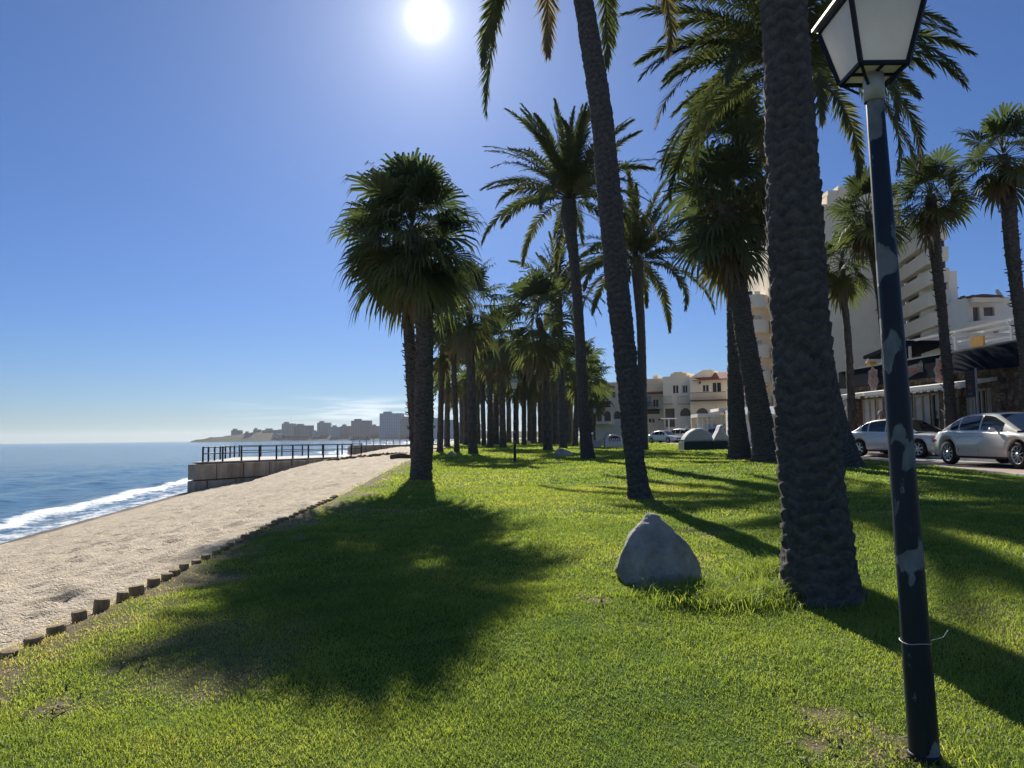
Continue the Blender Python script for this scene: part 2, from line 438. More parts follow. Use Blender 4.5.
def m_facade_far(name, wall, win, sx, sz):
    t = NT(name); br = t.n('ShaderNodeTexBrick'); br.offset = 0; br.inputs['Scale'].default_value = 1
    br.inputs['Brick Width'].default_value = sx; br.inputs['Row Height'].default_value = sz; br.inputs['Mortar Size'].default_value = .9
    tc = t.n('ShaderNodeTexCoord'); sp = t.n('ShaderNodeSeparateXYZ'); cb = t.n('ShaderNodeCombineXYZ')
    t.l(tc.outputs['Object'], sp.inputs[0]); t.l(sp.outputs[0], cb.inputs[0]); t.l(sp.outputs[2], cb.inputs[1]); t.l(cb.outputs[0], br.inputs['Vector'])
    br.inputs['Color1'].default_value = (*win,1); br.inputs['Color2'].default_value = (*[x*1.4 for x in win],1); br.inputs['Mortar'].default_value = (*wall,1)
    return t.done(t.principled(br.outputs['Color'], .8))
M['far_a'] = m_facade_far('far_facade_cream', (.42,.36,.30), (.10,.10,.11), 4, 3)
M['far_b'] = m_facade_far('far_facade_brick', (.32,.20,.15), (.09,.08,.09), 4, 3)
M['far_c'] = m_facade_far('far_facade_grey', (.30,.31,.33), (.10,.13,.17), 4, 3.2)
# ------------------------------------------------------------------ terrain sheets
def grid_sheet(name, X, Y, Z, mat, attrs=None, smooth=True):
    """X,Y,Z arrays (rows, cols)"""
    r, c = X.shape
    V = np.stack([X.ravel(), Y.ravel(), Z.ravel()], 1)
    i = np.arange(r*c).reshape(r, c)
    Fq = np.stack([i[:-1,:-1].ravel(), i[:-1,1:].ravel(), i[1:,1:].ravel(), i[1:,:-1].ravel()], 1)
    o = np_mesh(name, V, [Fq], mat, smooth=smooth)
    for k, a in (attrs or {}).items():
        at_ = o.data.attributes.new(k, 'FLOAT', 'POINT'); at_.data.foreach_set('value', np.asarray(a, np.float32).ravel())
    return tag(o, kind='structure')
def geo_rows(y0, y1, d0, k):
    ys = [y0]
    while ys[-1] < y1: ys.append(ys[-1] + max(d0, d0+k*max(0, ys[-1]-4)))
    return np.array(ys)

# bare soil patches: (x, y, rx, ry) found from the photograph
BARE = []
for px, py, rpx in ((845,738,42),(815,745,20),(60,712,10),(52,708,16),(148,656,26),(665,548,10),(648,505,16),(655,543,14),(700,532,22),(790,604,12),(640,590,10),(905,760,25),(570,512,10),(480,492,12),(160,560,18),(600,600,14)):
    p = ground_hit(px, py); m = mpp(px, py, p.y); BARE.append((p.x, p.y, rpx*m*1.25, rpx*m*1.7))
def bare_mask(x, y):
    b = sstep(.66, .82, fbm(x*.55+3, y*.55, 91, 4))*.55
    for bx, by, rx, ry in BARE:
        d = np.sqrt(((x-bx)/rx)**2+((y-by)/ry)**2) + (fbm(x*7, y*7, 61, 4)-.5)*2.4
        b = np.maximum(b, sstep(1.15, .35, d)*(.35+.65*vnoise(x*9, y*9, 15)))
    ed = x-xe(y)                                     # scruffy edge by the sand
    b = np.maximum(b, sstep(.9, .1, ed + (fbm(x*2.2, y*2.2, 33, 4)-.5)*1.6)*.9)
    return b

ys = np.concatenate([np.linspace(-35, 1.5, 30), geo_rows(1.8, 420, .09, .012)])
ss = np.concatenate([np.linspace(0, .5, 110)**1.0, np.linspace(.5, 1, 60)[1:]])
YY, SS = np.meshgrid(ys, ss, indexing='ij')
XX = xe(YY) + (xg(YY)-xe(YY))*SS
grid_sheet('lawn', XX, YY, lawn_z(XX, YY), M['lawn'], {'bare': bare_mask(XX, YY)})

ys = np.concatenate([np.linspace(-35, 1.5, 30), geo_rows(1.8, 130, .07, .006), np.linspace(134, 420, 30)])
ss = np.linspace(-.02, 1.25, 190)
YY, SS = np.meshgrid(ys, ss, indexing='ij')
XX = xe(YY)+.06 - (xe(YY)-xw(YY))*SS
ZZ = sand_z(XX, YY)
edge = SS*(xe(YY)-xw(YY))
lit = sstep(.62, .75, fbm(XX*1.7, YY*1.7, 71, 4))*sstep(3.2, .3, edge)*sstep(12, 6, YY)
wet = np.clip(sstep(.9, .985, SS + (fbm(XX*.5, YY*.5, 8, 3)-.5)*.05), 0, 1)
grid_sheet('beach_sand', XX[:, ::-1], YY[:, ::-1], ZZ[:, ::-1], M['sand'], {'wet': wet[:, ::-1], 'litter': np.clip(lit[:, ::-1]*.8, 0, 1)})

# sea: fine sheet near the shore, long strip to the horizon, all one mesh
def foam_x(y): return np.interp(y, [0,15,26.8,35.8,57.7,100,200],[-16.3,-17.0,-18.4,-20.8,-24.9,-31,-40])
ys = np.concatenate([np.linspace(-60, 8, 18), geo_rows(9, 140, .16, .004), np.geomspace(143, 6000, 46)])
us = np.concatenate([-np.linspace(0, 1, 130)**1.5*26, -26-np.geomspace(.5, 6000, 56)])
YY, UU = np.meshgrid(ys, us, indexing='ij')
XX = xw(YY)+4.0 + UU
far = YY > 160
XX = np.where(far, XX + np.interp(YY, [160, 500, 1400, 6000],[0, 60, 900, 6000]), XX)
off = XX-foam_x(YY) + (fbm(YY*.12, XX*.05, 12, 3)-.5)*3.0
near = sstep(150, 60, YY)
swell = .28*np.exp(-((off+.5)/1.1)**2)*near + .20*np.exp(-((off+6.5)/1.6)**2)*near + .16*np.exp(-((off+13)/2)**2)*near
swell = swell*(.6+.8*vnoise(YY*.16, XX*.02, 3))
swell = swell + (fbm(XX*.9, YY*.35, 9, 3)-.5)*.16*near*sstep(-1, -4, UU)
foam = np.exp(-((off-.2)/.44)**2)*1.12*(.75+.5*vnoise(YY*.5, XX*.5, 6))
foam = np.maximum(foam, sstep(3.2, .7, off)*sstep(-.2, .5, off)*.44)
d_sh = XX-xw(YY)
foam = np.maximum(foam, sstep(1.8, .0, np.abs(d_sh+.3))*.66)
foam = foam*sstep(170, 80, YY)
grid_sheet('sea', XX[:, ::-1], YY[:, ::-1], SEA+swell[:, ::-1], M['sea'], {'foam': foam[:, ::-1]})

# land on the street side
def strip(name, fx0, fx1, y0, y1, dz, mat, n=60, zf=None):
    yy = np.linspace(y0, y1, n); S = np.linspace(0, 1, 8)
    Y2, S2 = np.meshgrid(yy, S, indexing='ij'); X2 = fx0(Y2)+(fx1(Y2)-fx0(Y2))*S2
    Z2 = (zf(Y2) if zf else Rz(Y2))+dz
    return grid_sheet(name, X2, Y2, Z2, mat)
strip('promenade_pavement', lambda y: xg(y)+.12, lambda y: xg(y)+1.15, -35, 420, .03, M['pavers'], 90)
kb = MB()
for a, b in zip(np.arange(-30, 200, 1.0), np.arange(-29, 201, 1.0)):
    p = Vector((float(xg(a))+.06, a, float(Rz(a))+.0)); q = Vector((float(xg(b))+.06, b-.015, float(Rz(b))+.0))
    kb.bar(p, q, .1, .09)
tag(kb.build('kerb', M['kerb'], bevel=.01), kind='structure')
strip('road', lambda y: xg(y)+1.16, lambda y: xg(y)+60+y*0, -60, 420, .012, M['asphalt'], 90)
# wide ground sheet reaching the far side of the town
gs = MB()
gs.quad((-45,418,-.96),(3000,418,-.96),(3000,2600,-.96),(900,2600,-.96),(200,1500,-.96),(-20,700,-.96))
gs.quad((60,-200,-1.05),(3000,-200,-1.05),(3000,419,-1.0),(40,419,-1.0))
gs.quad((-60,-200,-3.2),(60,-200,-1.2),(60,-34,-1.2),(-12,-34,-2.0),(-60,-34,-3.3))
tag(gs.build('ground', M['asphalt']), kind='structure')

# ------------------------------------------------------------------ grass blades
def make_grass():
    rg = np.random.default_rng(3)
    parts = []
    tanh = 512/738*1.0
    def region(y0, y1, dens, w, h):
        ymid = None
        n = int(dens*(y1-y0)*(2*(y1+y0)/2*.76+5))
        y = np.sqrt(rg.random(n)*(y1**2-y0**2)+y0**2)
        x = (rg.random(n)*2-1)*(y*.76+2.5)
        ok = (x > xe(y)-.15) & (x < xg(y)-.02)
        x, y = x[ok], y[ok]
        b = bare_mask(x, y)
        ok = rg.random(len(x)) > b*.93
        x, y, b = x[ok], y[ok], b[ok]
        parts.append((x, y, np.full(len(x), w), h*(.55+.9*rg.random(len(x)))*(1-.35*b), b))
    region(1.6, 4.2, 11000, .0036, .034)
    region(4.2, 7, 7800, .0046, .037)
    region(7, 11, 3300, .0068, .042)
    region(11, 18, 1000, .0125, .047)
    region(18, 32, 240, .026, .06)
    region(32, 62, 70, .05, .075)
    region(62, 140, 14, .11, .10)
    # taller tufts beside the boulder, the big trunk and other trunks
    for px, py, sx, sy, n, h in ((735,598,.60,.30,5200,.19),(765,575,.35,.25,2200,.18),(705,603,.35,.15,1200,.15),(655,597,.42,.06,500,.08),(640,506,.35,.25,500,.07),(925,762,.22,.15,500,.07),(860,600,.3,.2,500,.08)):
        p = ground_hit(px, py)
        x = p.x+rg.normal(0, sx*.5, n); y = p.y+rg.normal(0, sy*.6, n)
        parts.append((x, y, np.full(n, .006), h*(.4+.8*rg.random(n)), np.full(n, -.8)))
    x = np.concatenate([p[0] for p in parts]); y = np.concatenate([p[1] for p in parts])
    w = np.concatenate([p[2] for p in parts]); h = np.concatenate([p[3] for p in parts]); b = np.concatenate([p[4] for p in parts])
    n = len(x); z = lawn_z(x, y)-.004
    cl = fbm(x*3.2, y*3.2, 77, 3); h = h*(.30+1.1*cl)
    a = rg.random(n)*2*np.pi; lean = .4+.8*rg.random(n)
    dx, dy = np.cos(a), np.sin(a)
    wa = rg.random(n)*2*np.pi; wx, wy = np.cos(wa)*w*.5, np.sin(wa)*w*.5
    base = np.stack([x, y, z], 1)
    m = np.stack([x+dx*h*lean*.35, y+dy*h*lean*.35, z+h*.62], 1)
    tip = np.stack([x+dx*h*lean*.95, y+dy*h*lean*.95, z+h*(1.0-.25*lean)], 1)
    W = np.stack([wx, wy, 0*wx], 1)
    V = np.stack([base-W, base+W, m+W*.8, m-W*.8, tip], 1).reshape(-1, 3)
    i = np.arange(n)*5
    q = np.stack([i, i+1, i+2, i+3], 1); t = np.stack([i+3, i+2, i+4], 1)
    tint = np.clip(.42+rg.normal(0, .11, n)+(fbm(x*.6, y*.6, 13, 4)-.5)*.95+np.where(b < 0, .14, b*.35)+(fbm(x*4.5, y*4.5, 23, 3)-.5)*.5, 0, 1)
    tint = np.where(rg.random(n) < .008, .9, tint)
    o = np_mesh('grass', V, [q, t], M['grass'], tint=np.repeat(tint, 5))
    tag(o, 'short bright green grass blades covering the lawn beside the beach', 'grass', kind='stuff')
    print('grass blades', n)
make_grass()
def make_litter():
    rg = np.random.default_rng(8); m = MB()
    spots = [(float(b[0]), float(b[1]), float(b[2])*1.1, float(b[3])*.9, 7) for b in BARE] + [(2.5, 9, 5, 7, 60), (-1.5, 7, 2.5, 3.5, 35), (5, 17, 5, 6, 40)]
    for bx, by, rx, ry, n in spots:
        for _ in range(n):
            x = bx+rg.normal(0, rx*.6); y = by+rg.normal(0, ry*.6)
            if not (xe(y) < x < xg(y)) or y < 2: continue
            z = float(lawn_z(x, y))+.012+rg.random()*.02; a = rg.random()*6.28; L = .015+.05*rg.random()**2; w = .004+.006*rg.random()
            dx, dy = math.cos(a)*L, math.sin(a)*L; t = .015*rg.normal()
            m.add([(x-dx-dy*w/L, y-dy+dx*w/L, z), (x-dx+dy*w/L, y-dy-dx*w/L, z), (x+dy*w/L, y-dx*w/L, z+.012), (x+dx, y+dy, z+t), (x-dy*w/L, y+dx*w/L, z+.014)], [(0,1,2,4),(4,2,3)])
    o = m.build('fallen_leaf_litter', M['wood_litter'], fix=False); tag(o, 'dry brown leaf scraps scattered over the lawn and bare soil', 'leaf litter', kind='stuff')
make_litter()

# ------------------------------------------------------------------ palms
def smooth_path(pts, rads, n):
    P = np.array([tuple(p) for p in pts]); t = np.concatenate([[0], np.cumsum(np.linalg.norm(np.diff(P, axis=0), axis=1))])
    u = np.linspace(0, t[-1], n)
    # Catmull style cubic through the points
    out = np.zeros((n, 3))
    for k in range(3):
        d = np.gradient(P[:, k], t) if len(t) > 1 else np.zeros(len(t))
        j = np.clip(np.searchsorted(t, u)-1, 0, len(t)-2); hh = t[j+1]-t[j]; s = (u-t[j])/hh
        out[:, k] = (2*s**3-3*s**2+1)*P[j, k]+(s**3-2*s**2+s)*hh*d[j]+(-2*s**3+3*s**2)*P[j+1, k]+(s**3-s**2)*hh*d[j+1]
    return out, np.interp(u, t, rads), u

def trunk_mesh(pts, rads, style, parent, res=1.0, seed=0, stubs=0):
    rg = np.random.default_rng(seed)
    L = sum((Vector(a)-Vector(b)).length for a, b in zip(pts, pts[1:]))
    dr = {3: .014, 2: .035, 1: .09, 0: .3}[int(res)]
    n = max(8, int(L/dr)); ns = {3: 72, 2: 36, 1: 18, 0: 10}[int(res)]
    C, r, u = smooth_path(pts, rads, n)
    th = np.linspace(0, 2*np.pi, ns, endpoint=False)
    U, T = np.meshgrid(u, th, indexing='ij')
    rm = float(np.mean(r))
    if style == 'date':
        k = max(7, int(round(2*np.pi*rm/.17))); hgt = .115
        a = T*k/(2*np.pi); row = U/hgt + .5*np.abs(((a) % 1)-.5)*1.6 + .9*vnoise(a*.8, U*2.2, seed)+.5*vnoise(a*1.9, U*5, seed+2)
        saw = row % 1.0
        amp = np.interp(u, [0, .5, 3, 9], [.010, .022, .020, .014])[:, None]*(.5+vnoise(T*2.2, U*6, seed+21))*np.clip(rm/.25, .5, 1.2)
        disp = (saw**1.6)*amp + (vnoise(a*2.3, U*9, seed+3)-.5)*.03*np.clip(rm/.25, .4, 1)
        disp += (fbm(T*1.2, U*.8, seed+9, 2)-.5)*.04*np.clip(rm/.25,.4,1)
    else:
        a = T*9/(2*np.pi); row = U/.10 + .5*np.floor(a) % 1
        disp = ((row % 1)**2)*.022 + (vnoise(a*2.0, U*12, seed+3)-.5)*.035 + (fbm(T*1.3, U*.7, seed+9, 2)-.5)*.05
        disp *= np.clip(rm/.22, .4, 1.1)
    Rr = r[:, None]+disp-disp.mean()*1.35
    fl = np.exp(-u/.16)[:, None]*.10*(rm/.25)*(.7+.6*vnoise(T*3, U*0, seed+1))   # root flare
    Rr = Rr+fl
    d = np.gradient(C, axis=0); d /= np.linalg.norm(d, axis=1)[:, None]
    ex = np.cross(d, [0,1,0]); ex /= np.linalg.norm(ex, axis=1)[:, None]; ey = np.cross(d, ex)
    V = C[:, None, :] + Rr[:, :, None]*(np.cos(T)[:, :, None]*ex[:, None, :]+np.sin(T)[:, :, None]*ey[:, None, :])
    idx = np.arange(n*ns).reshape(n, ns); nx = np.roll(idx, -1, 1)
    Q = np.stack([idx[:-1].ravel(), nx[:-1].ravel(), nx[1:].ravel(), idx[1:].ravel()], 1)
    Vs = [V.reshape(-1, 3)]; Fs = [Q]
    if stubs:                                            # ragged stubs of old leaf bases
        m = stubs; uu = (rg.random(m)**.8)*u[-1]*.86+u[-1]*.13; tt = rg.random(m)*2*np.pi
        ci = np.stack([np.interp(uu, u, C[:, k]) for k in range(3)], 1); rr = np.interp(uu, u, r)
        o = np.stack([np.cos(tt), np.sin(tt), 0*tt], 1); s = np.stack([-np.sin(tt), np.cos(tt), 0*tt], 1)
        ln = (.06+.12*rg.random(m))[:, None]; w = (.03+.03*rg.random(m))[:, None]; up = np.array([0,0,1.])
        b0 = ci+o*(rr[:, None]-.01); b1 = b0+o*ln*.75+up*ln*(rg.random(m)[:, None]*1.2-.2)
        thk = up*.018
        P = np.stack([b0-s*w, b0+s*w, b0+thk*2+s*w, b0+thk*2-s*w, b1-s*w*.5, b1+s*w*.5, b1+thk+s*w*.5, b1+thk-s*w*.5], 1).reshape(-1, 3)
        i0 = sum(len(x) for x in Vs); i = np.arange(m)*8+i0
        Vs.append(P)
        for f in ((0,1,5,4),(1,2,6,5),(2,3,7,6),(3,0,4,7),(4,5,6,7)): Fs.append(np.stack([i+k for k in f], 1))
    sc_ = (saw if style == 'date' else (row % 1)); sc_ = np.clip(sc_*1.25+(vnoise(T*4, U*14, seed+4)-.5)*.5, 0, 1).ravel(); nt_ = sum(len(x) for x in Vs)-len(sc_)
    return np_mesh('trunk', np.concatenate(Vs), Fs, M['date_trunk'] if style == 'date' else M['fan_trunk'], parent, np.concatenate([sc_, np.full(nt_, .9)]), True, 'scar')

def feather_data(c, fr, nl, lmax, wl, seed):
    """fr: list of (azimuth deg, start elevation deg, droop deg, length, tint)"""
    rg = np.random.default_rng(seed); Vs = []; Fs4 = []; Fs3 = []; T = []; base = 0
    K = 18
    for az, e0, dr, L, tn in fr:
        t = np.linspace(0, 1, K); e = np.radians(e0-dr*t**1.35); az_ = np.radians(az)+.12*np.sin(t*3+az)*rg.normal()
        d = np.stack([np.cos(e)*np.sin(az_), np.cos(e)*np.cos(az_), np.sin(e)], 1)
        P = np.array(c)+np.concatenate([[[0,0,0]], np.cumsum((d[:-1]+d[1:])/2*L/(K-1), 0)])
        sd = np.stack([np.cos(az_)*np.ones(K), -np.sin(az_)*np.ones(K), np.zeros(K)], 1)
        roll = rg.normal(0, .35); nn = np.cross(sd, d); sd = sd*math.cos(roll)+nn*math.sin(roll); nn = np.cross(sd, d)
        # rachis
        rw = np.interp(t, [0, .1, 1], [.05, .028, .006])[:, None]*L/4
        R3 = np.stack([P-sd*rw, P+sd*rw, P+nn*rw*.8], 1).reshape(-1, 3)
        i = np.arange(K-1)*3
        for a, b in ((0,1),(1,2),(2,0)): Fs4.append(np.stack([i+a, i+b, i+3+b, i+3+a], 1)+base)
        Vs.append(R3); T.append(np.full(len(R3), min(1, tn+.2))); base += len(R3)
        # leaflets
        tl = np.repeat(np.linspace(.13, .995, nl)**.95, 2); sgn = np.tile([1., -1.], nl); n = len(tl)
        ip = lambda A: np.stack([np.interp(tl, t, A[:, k]) for k in range(3)], 1)
        p, dd, s, q = ip(P), ip(d), ip(sd), ip(nn)
        ang = np.radians(np.interp(tl, [.1, .5, 1], [72, 50, 16])+rg.normal(0, 7, n))
        up = rg.normal(.25, .28, n)
        dirv = dd*np.cos(ang)[:, None]+(s*sgn[:, None]*np.cos(up)[:, None]+q*np.sin(up)[:, None])*np.sin(ang)[:, None]
        ll = (lmax*np.interp(tl, [.1, .25, .5, .85, 1], [.35, .85, 1, .75, .38])*(.85+.3*rg.random(n)))[:, None]
        wv = np.cross(dirv, q); wv /= np.maximum(np.linalg.norm(wv, axis=1), 1e-6)[:, None]; wv = wv*wl
        g = np.array([0,0,-1.])*ll*(.12+.12*rg.random(n))[:, None]
        m = p+dirv*ll*.5+g*.25; tip = p+dirv*ll+g
        V5 = np.stack([p-wv*.35, p+wv*.35, m+wv*.5, m-wv*.5, tip], 1).reshape(-1, 3)
        i = np.arange(n)*5+base
        Fs4.append(np.stack([i, i+1, i+2, i+3], 1)); Fs3.append(np.stack([i+3, i+2, i+4], 1))
        Vs.append(V5); T.append(np.repeat(np.clip(tn+rg.normal(0, .07, n), 0, 1), 5)); base += len(V5)
    return np.concatenate(Vs), [np.concatenate(Fs4), np.concatenate(Fs3)], np.concatenate(T)

def date_fronds(n, L, seed, emin=-35, emax=84, droop=(35, 75)):
    r = random.Random(seed); out = []
    for i in range(n):
        f = (i+.5)/n; e = emin+(emax-emin)*f**.85+r.uniform(-6, 6)
        az = i*137.5+r.uniform(-14, 14)
        dr = droop[1]-(droop[1]-droop[0])*f+r.uniform(-10, 10)
        tn = .18+.25*(1-f)+r.uniform(-.12, .12) + (.35 if e < emin+8 and r.random() < .25 else 0)
        out.append((az, e, dr, L*r.uniform(.85, 1.1)*(1-.15*max(0, f-.8)*5*.5), max(0, min(1, tn))))
    return out

def fan_data(leaves, nseg, seed, droopf=.45):
    """leaves: (origin, azimuth, elevation, petiole length, blade length, tint)"""
    rg = np.random.default_rng(seed); Vs = []; F4 = []; F3 = []; T = []; base = 0
    for o, az, el, lp, lb, tn in leaves:
        K = 6; t = np.linspace(0, 1, K); e = np.radians(el-22*t*np.cos(np.radians(el))); a = np.radians(az)
        d = np.stack([np.cos(e)*np.sin(a), np.cos(e)*np.cos(a), np.sin(e)], 1)
        P = np.array(o)+np.concatenate([[[0,0,0]], np.cumsum((d[:-1]+d[1:])/2*lp/(K-1), 0)])
        s0 = np.array([np.cos(a), -np.sin(a), 0.]); rl = rg.normal(0, .4)
        s = np.tile(s0, (K, 1)); q = np.cross(s, d); s = s*math.cos(rl)+q*math.sin(rl); q = np.cross(s, d)
        rw = np.interp(t, [0, 1], [.028, .012])[:, None]
        R3 = np.stack([P-s*rw, P+s*rw, P+q*rw*.8], 1).reshape(-1, 3); i = np.arange(K-1)*3
        for x, y in ((0,1),(1,2),(2,0)): F4.append(np.stack([i+x, i+y, i+3+y, i+3+x], 1)+base)
        Vs.append(R3); T.append(np.full(len(R3), min(1, tn+.25))); base += len(R3)
        D, S, Q, H = d[-1], s[-1], q[-1], P[-1]
        sp = np.radians(118); an = np.linspace(-sp, sp, nseg)+rg.normal(0, .02, nseg); da = 2*sp/nseg
        fold = .25*np.abs(np.sin(an))*rg.uniform(.3, 1.3)
        dv = D*np.cos(an)[:, None]+S*np.sin(an)[:, None]+Q*fold[:, None]
        dv /= np.linalg.norm(dv, axis=1)[:, None]
        wv = -D*np.sin(an)[:, None]+S*np.cos(an)[:, None]
        ll = (lb*(1-.30*(np.abs(an)/sp)**1.5)*(.9+.2*rg.random(nseg)))[:, None]
        g = np.array([0,0,-1.])*ll*droopf*(.6+.8*rg.random(nseg))[:, None]
        zz = Q*(.012*np.tile([1., -1.], nseg)[:nseg, None])
        w1 = wv*ll*.52*da*.54; w2 = wv*ll*.52*da*.36
        p1 = H+dv*ll*.52+g*.08+zz; p2 = H+dv*ll*.80+g*.42; p3 = H+dv*ll*.94+g*1.1
        V6 = np.stack([np.tile(H, (nseg, 1)), p1-w1, p1+w1, p2+w2, p2-w2, p3], 1).reshape(-1, 3)
        i = np.arange(nseg)*6+base
        F3.append(np.stack([i, i+2, i+1], 1)); F4.append(np.stack([i+1, i+2, i+3, i+4], 1)); F3.append(np.stack([i+4, i+3, i+5], 1))
        Vs.append(V6); T.append(np.repeat(np.clip(tn+rg.normal(0, .06, nseg), 0, 1), 6)); base += len(V6)
    return np.concatenate(Vs), [np.concatenate(F4), np.concatenate(F3)], np.concatenate(T)

def fan_leaves(c, n, rad, height, seed, emin=-55, emax=82):
    """leaves along the top `height` metres of stem; reach about rad"""
    r = random.Random(seed); out = []
    for i in range(n):
        f = (i+.5)/n; e = emin+(emax-emin)*f+r.uniform(-9, 9); az = i*137.5+r.uniform(-18, 18)
        o = (c[0]+r.uniform(-.06, .06), c[1]+r.uniform(-.06, .06), c[2]-height*(1-f)**1.1)
        q_ = r.uniform(.80, 1.14); lp = rad*.52*q_*r.uniform(.9, 1.1); lb = rad*.60*q_*r.uniform(.92, 1.08)
        tn = .12+.34*(1-f)**1.5+r.uniform(-.12, .14)
        out.append((o, az, e, lp, lb, max(0, min(1, tn))))
    return out
def skirt_leaves(c, n, rad, top, bottom, seed):
    r = random.Random(seed); out = []
    for i in range(n):
        z = c[2]-top-(bottom-top)*(i+.5)/n
        out.append(((c[0], c[1], z), i*137.5+r.uniform(-20, 20), r.uniform(-84, -62), rad*.45*r.uniform(.7, 1.1), rad*.55*r.uniform(.8, 1.1), r.uniform(.55, 1.0)))
    return out

def palm_path(pts, Y, topY=None):
    """pixel centreline -> points relative to the base, radii"""
    bx, by = pts[0][0], pts[0][1]
    if Y is None: p = ground_hit(bx, by); Y = p.y
    else: a, _, _ = ray(bx, by); p = Vector((a*Y, Y, gz(a*Y, Y)))
    out = []; rad = []
    for k, (px, py, w) in enumerate(pts):
        q = at(px, py, Y); rad.append(w/2*mpp(px, py, Y))
        out.append(q-p)
    out[0] = Vector((0,0,-.08))
    return p, out, rad

N_PALMS = []
def palm(kind, pts, Y, label, group, res=1, crown=None, seed=1, skirt=0, stubs=0):
    p, path, rad = palm_path(pts, Y)
    root = empty('date_palm' if kind == 'date' else 'fan_palm', p, 0, label, 'palm tree', group)
    trunk_mesh(path, rad, kind, root, res, seed, stubs)
    c = path[-1]; sc = mpp(pts[-1][0], pts[-1][1], p.y)
    cr = dict(n=55, r=80, h=30, nl=48, lm=.42, wl=.035, seg=26, emin=None, emax=None, droop=(35, 75), extra=[], df=.45)
    cr.update(crown or {})
    rm = cr['r']*sc
    if kind == 'date':
        fr = date_fronds(cr['n'], rm*1.12, seed, cr['emin'] if cr['emin'] is not None else -35, cr['emax'] or 84, cr['droop'])
        if cr.get('clear_left'): fr = [f for f in fr if not (math.sin(R(f[0])) < -.6 and f[1] < 50)]
        fr += cr['extra']
        V, Fc, T = feather_data(c, fr, cr['nl'], cr['lm'], cr['wl'], seed)
        np_mesh('crown', V, Fc, M['date_leaf'], root, T)
    else:
        lv = fan_leaves(c+Vector((0,0,cr['h']*sc*.35)), cr['n'], rm, cr['h']*sc, seed, cr['emin'] if cr['emin'] is not None else -55, cr['emax'] or 82)
        V, Fc, T = fan_data(lv, cr['seg'], seed, cr['df'])
        np_mesh('crown', V, Fc, M['fan_leaf'], root, T)
        if skirt:
            sl = skirt_leaves(c+Vector((0,0,cr['h']*sc*.35)), skirt, rm, cr['h']*sc*.7, cr['h']*sc*cr.get('sk', 1.5), seed+5)
            V, Fc, T = fan_data(sl, max(10, cr['seg']//2), seed+5, .35)
            np_mesh('dead_leaf_skirt', V, Fc, M['dead_leaf'], root, T)
    return root

GN = 'palms on the lawn near the camera'; GG = 'palms in the grove along the lawn'; GS = 'street palms in front of the restaurant'
palm('date', [(822,598,74),(815,513,64),(805,400,60),(795,240,54),(787,60,45),(783,0,43),(770,-330,30)], None,
     'massive scaly date palm trunk left of the dark lamp post, nearest palm in view', GN, 3, dict(n=60, r=150, nl=50, lm=.38, wl=.03), 11)
palm('date', [(640,499,21),(636,470,19),(629.5,400,21),(613,240,24),(603,128,22.5),(583.5,0,19),(572,-70,21),(566,-112,25)], None,
     'tall left-leaning date palm behind the grey boulder, its crown above the frame', GN, 3,
     dict(n=44, r=185, clear_left=True, nl=120, lm=.46, wl=.036, emin=-12, emax=84, droop=(60, 105),
          extra=[(-35, -8, 85, 5.2, .35), (-28, -10, 75, 4.0, .3), (24, -8, 78, 3.9, .3), (75, 8, 85, 4.2, .3), (180, -15, 70, 3.8, .3), (120, -5, 85, 4.0, .3)]), 22)
palm('fan', [(421,480,20),(423,440,20),(424,380,18),(424,300,16.5),(420,262,14),(412,232,13)], None,
     'bushy fan palm casting the big round shadow, front trunk of the pair', GN, 2, dict(n=70, r=69, h=44, seg=32, emin=-40, emax=88, df=.34, sk=1.1), 35, skirt=4, stubs=160)
palm('fan', [(417,474,12),(415,430,12),(411,360,12),(406,300,11),(400,262,10),(397,236,10)], 22.3,
     'ragged dark trunked fan palm just behind and left of the front trunk of the pair', GN, 2, dict(n=32, r=60, h=34, seg=28, emin=-42, df=.36, sk=1.25), 34, skirt=7, stubs=260)
palm('date', [(588,459,14),(585,430,11.5),(580,340,10.5),(574,260,10),(571,235,12),(569,215,17),(569,200,14)], None,
     'slender date palm with an open feathery crown, right of the second lamp post', GN, 2, dict(n=64, r=92, nl=100, lm=.52, wl=.055, emin=0, emax=88, droop=(15, 92)), 41)
palm('date', [(643,450,10),(642.5,400,9),(640.5,320,8.5),(638,285,10),(637,262,13)], None,
     'feathery date palm with arching fronds, trunk half hidden by the leaning palm', GN, 2, dict(n=54, r=84, nl=90, lm=.66, wl=.085, emin=-14, emax=84, droop=(25, 92)), 52)
palm('date', [(849,467,28),(836,420,20),(815,300,17),(797,150,15),(791,85,18),(788,62,22)], None,
     'wide feathery date palm whose trunk hides behind the massive scaly trunk', GN, 2, dict(n=64, r=160, nl=110, lm=.55, wl=.05, emin=-18, emax=78, droop=(40, 95), extra=[(80,38,85,4.6,.25),(100,22,75,4.5,.25),(92,8,60,4.2,.3),(-82,30,80,4.6,.25),(-95,12,62,4.4,.3)]), 63)
palm('fan', [(740,459,24),(737,420,17),(735,350,15),(733,280,14),(729,210,13),(726,160,12)], None,
     'straight dark trunked fan palm, left one of the close pair by the stone sculptures', GN, 2, dict(n=36, r=70, h=34, seg=28, emin=-40, df=.36, sk=1.2), 71, skirt=5, stubs=60)
T2_ = palm('fan', [(768,462,32),(764,440,24),(757,400,21),(745,335,19),(737,280,18),(730,235,15),(726,205,14)], None,
     'curved rough trunked fan palm, right one of the close pair by the stone sculptures', GN, 2, dict(n=38, r=66, h=36, seg=28, emin=-45, df=.36, sk=1.2), 72, skirt=6, stubs=140)

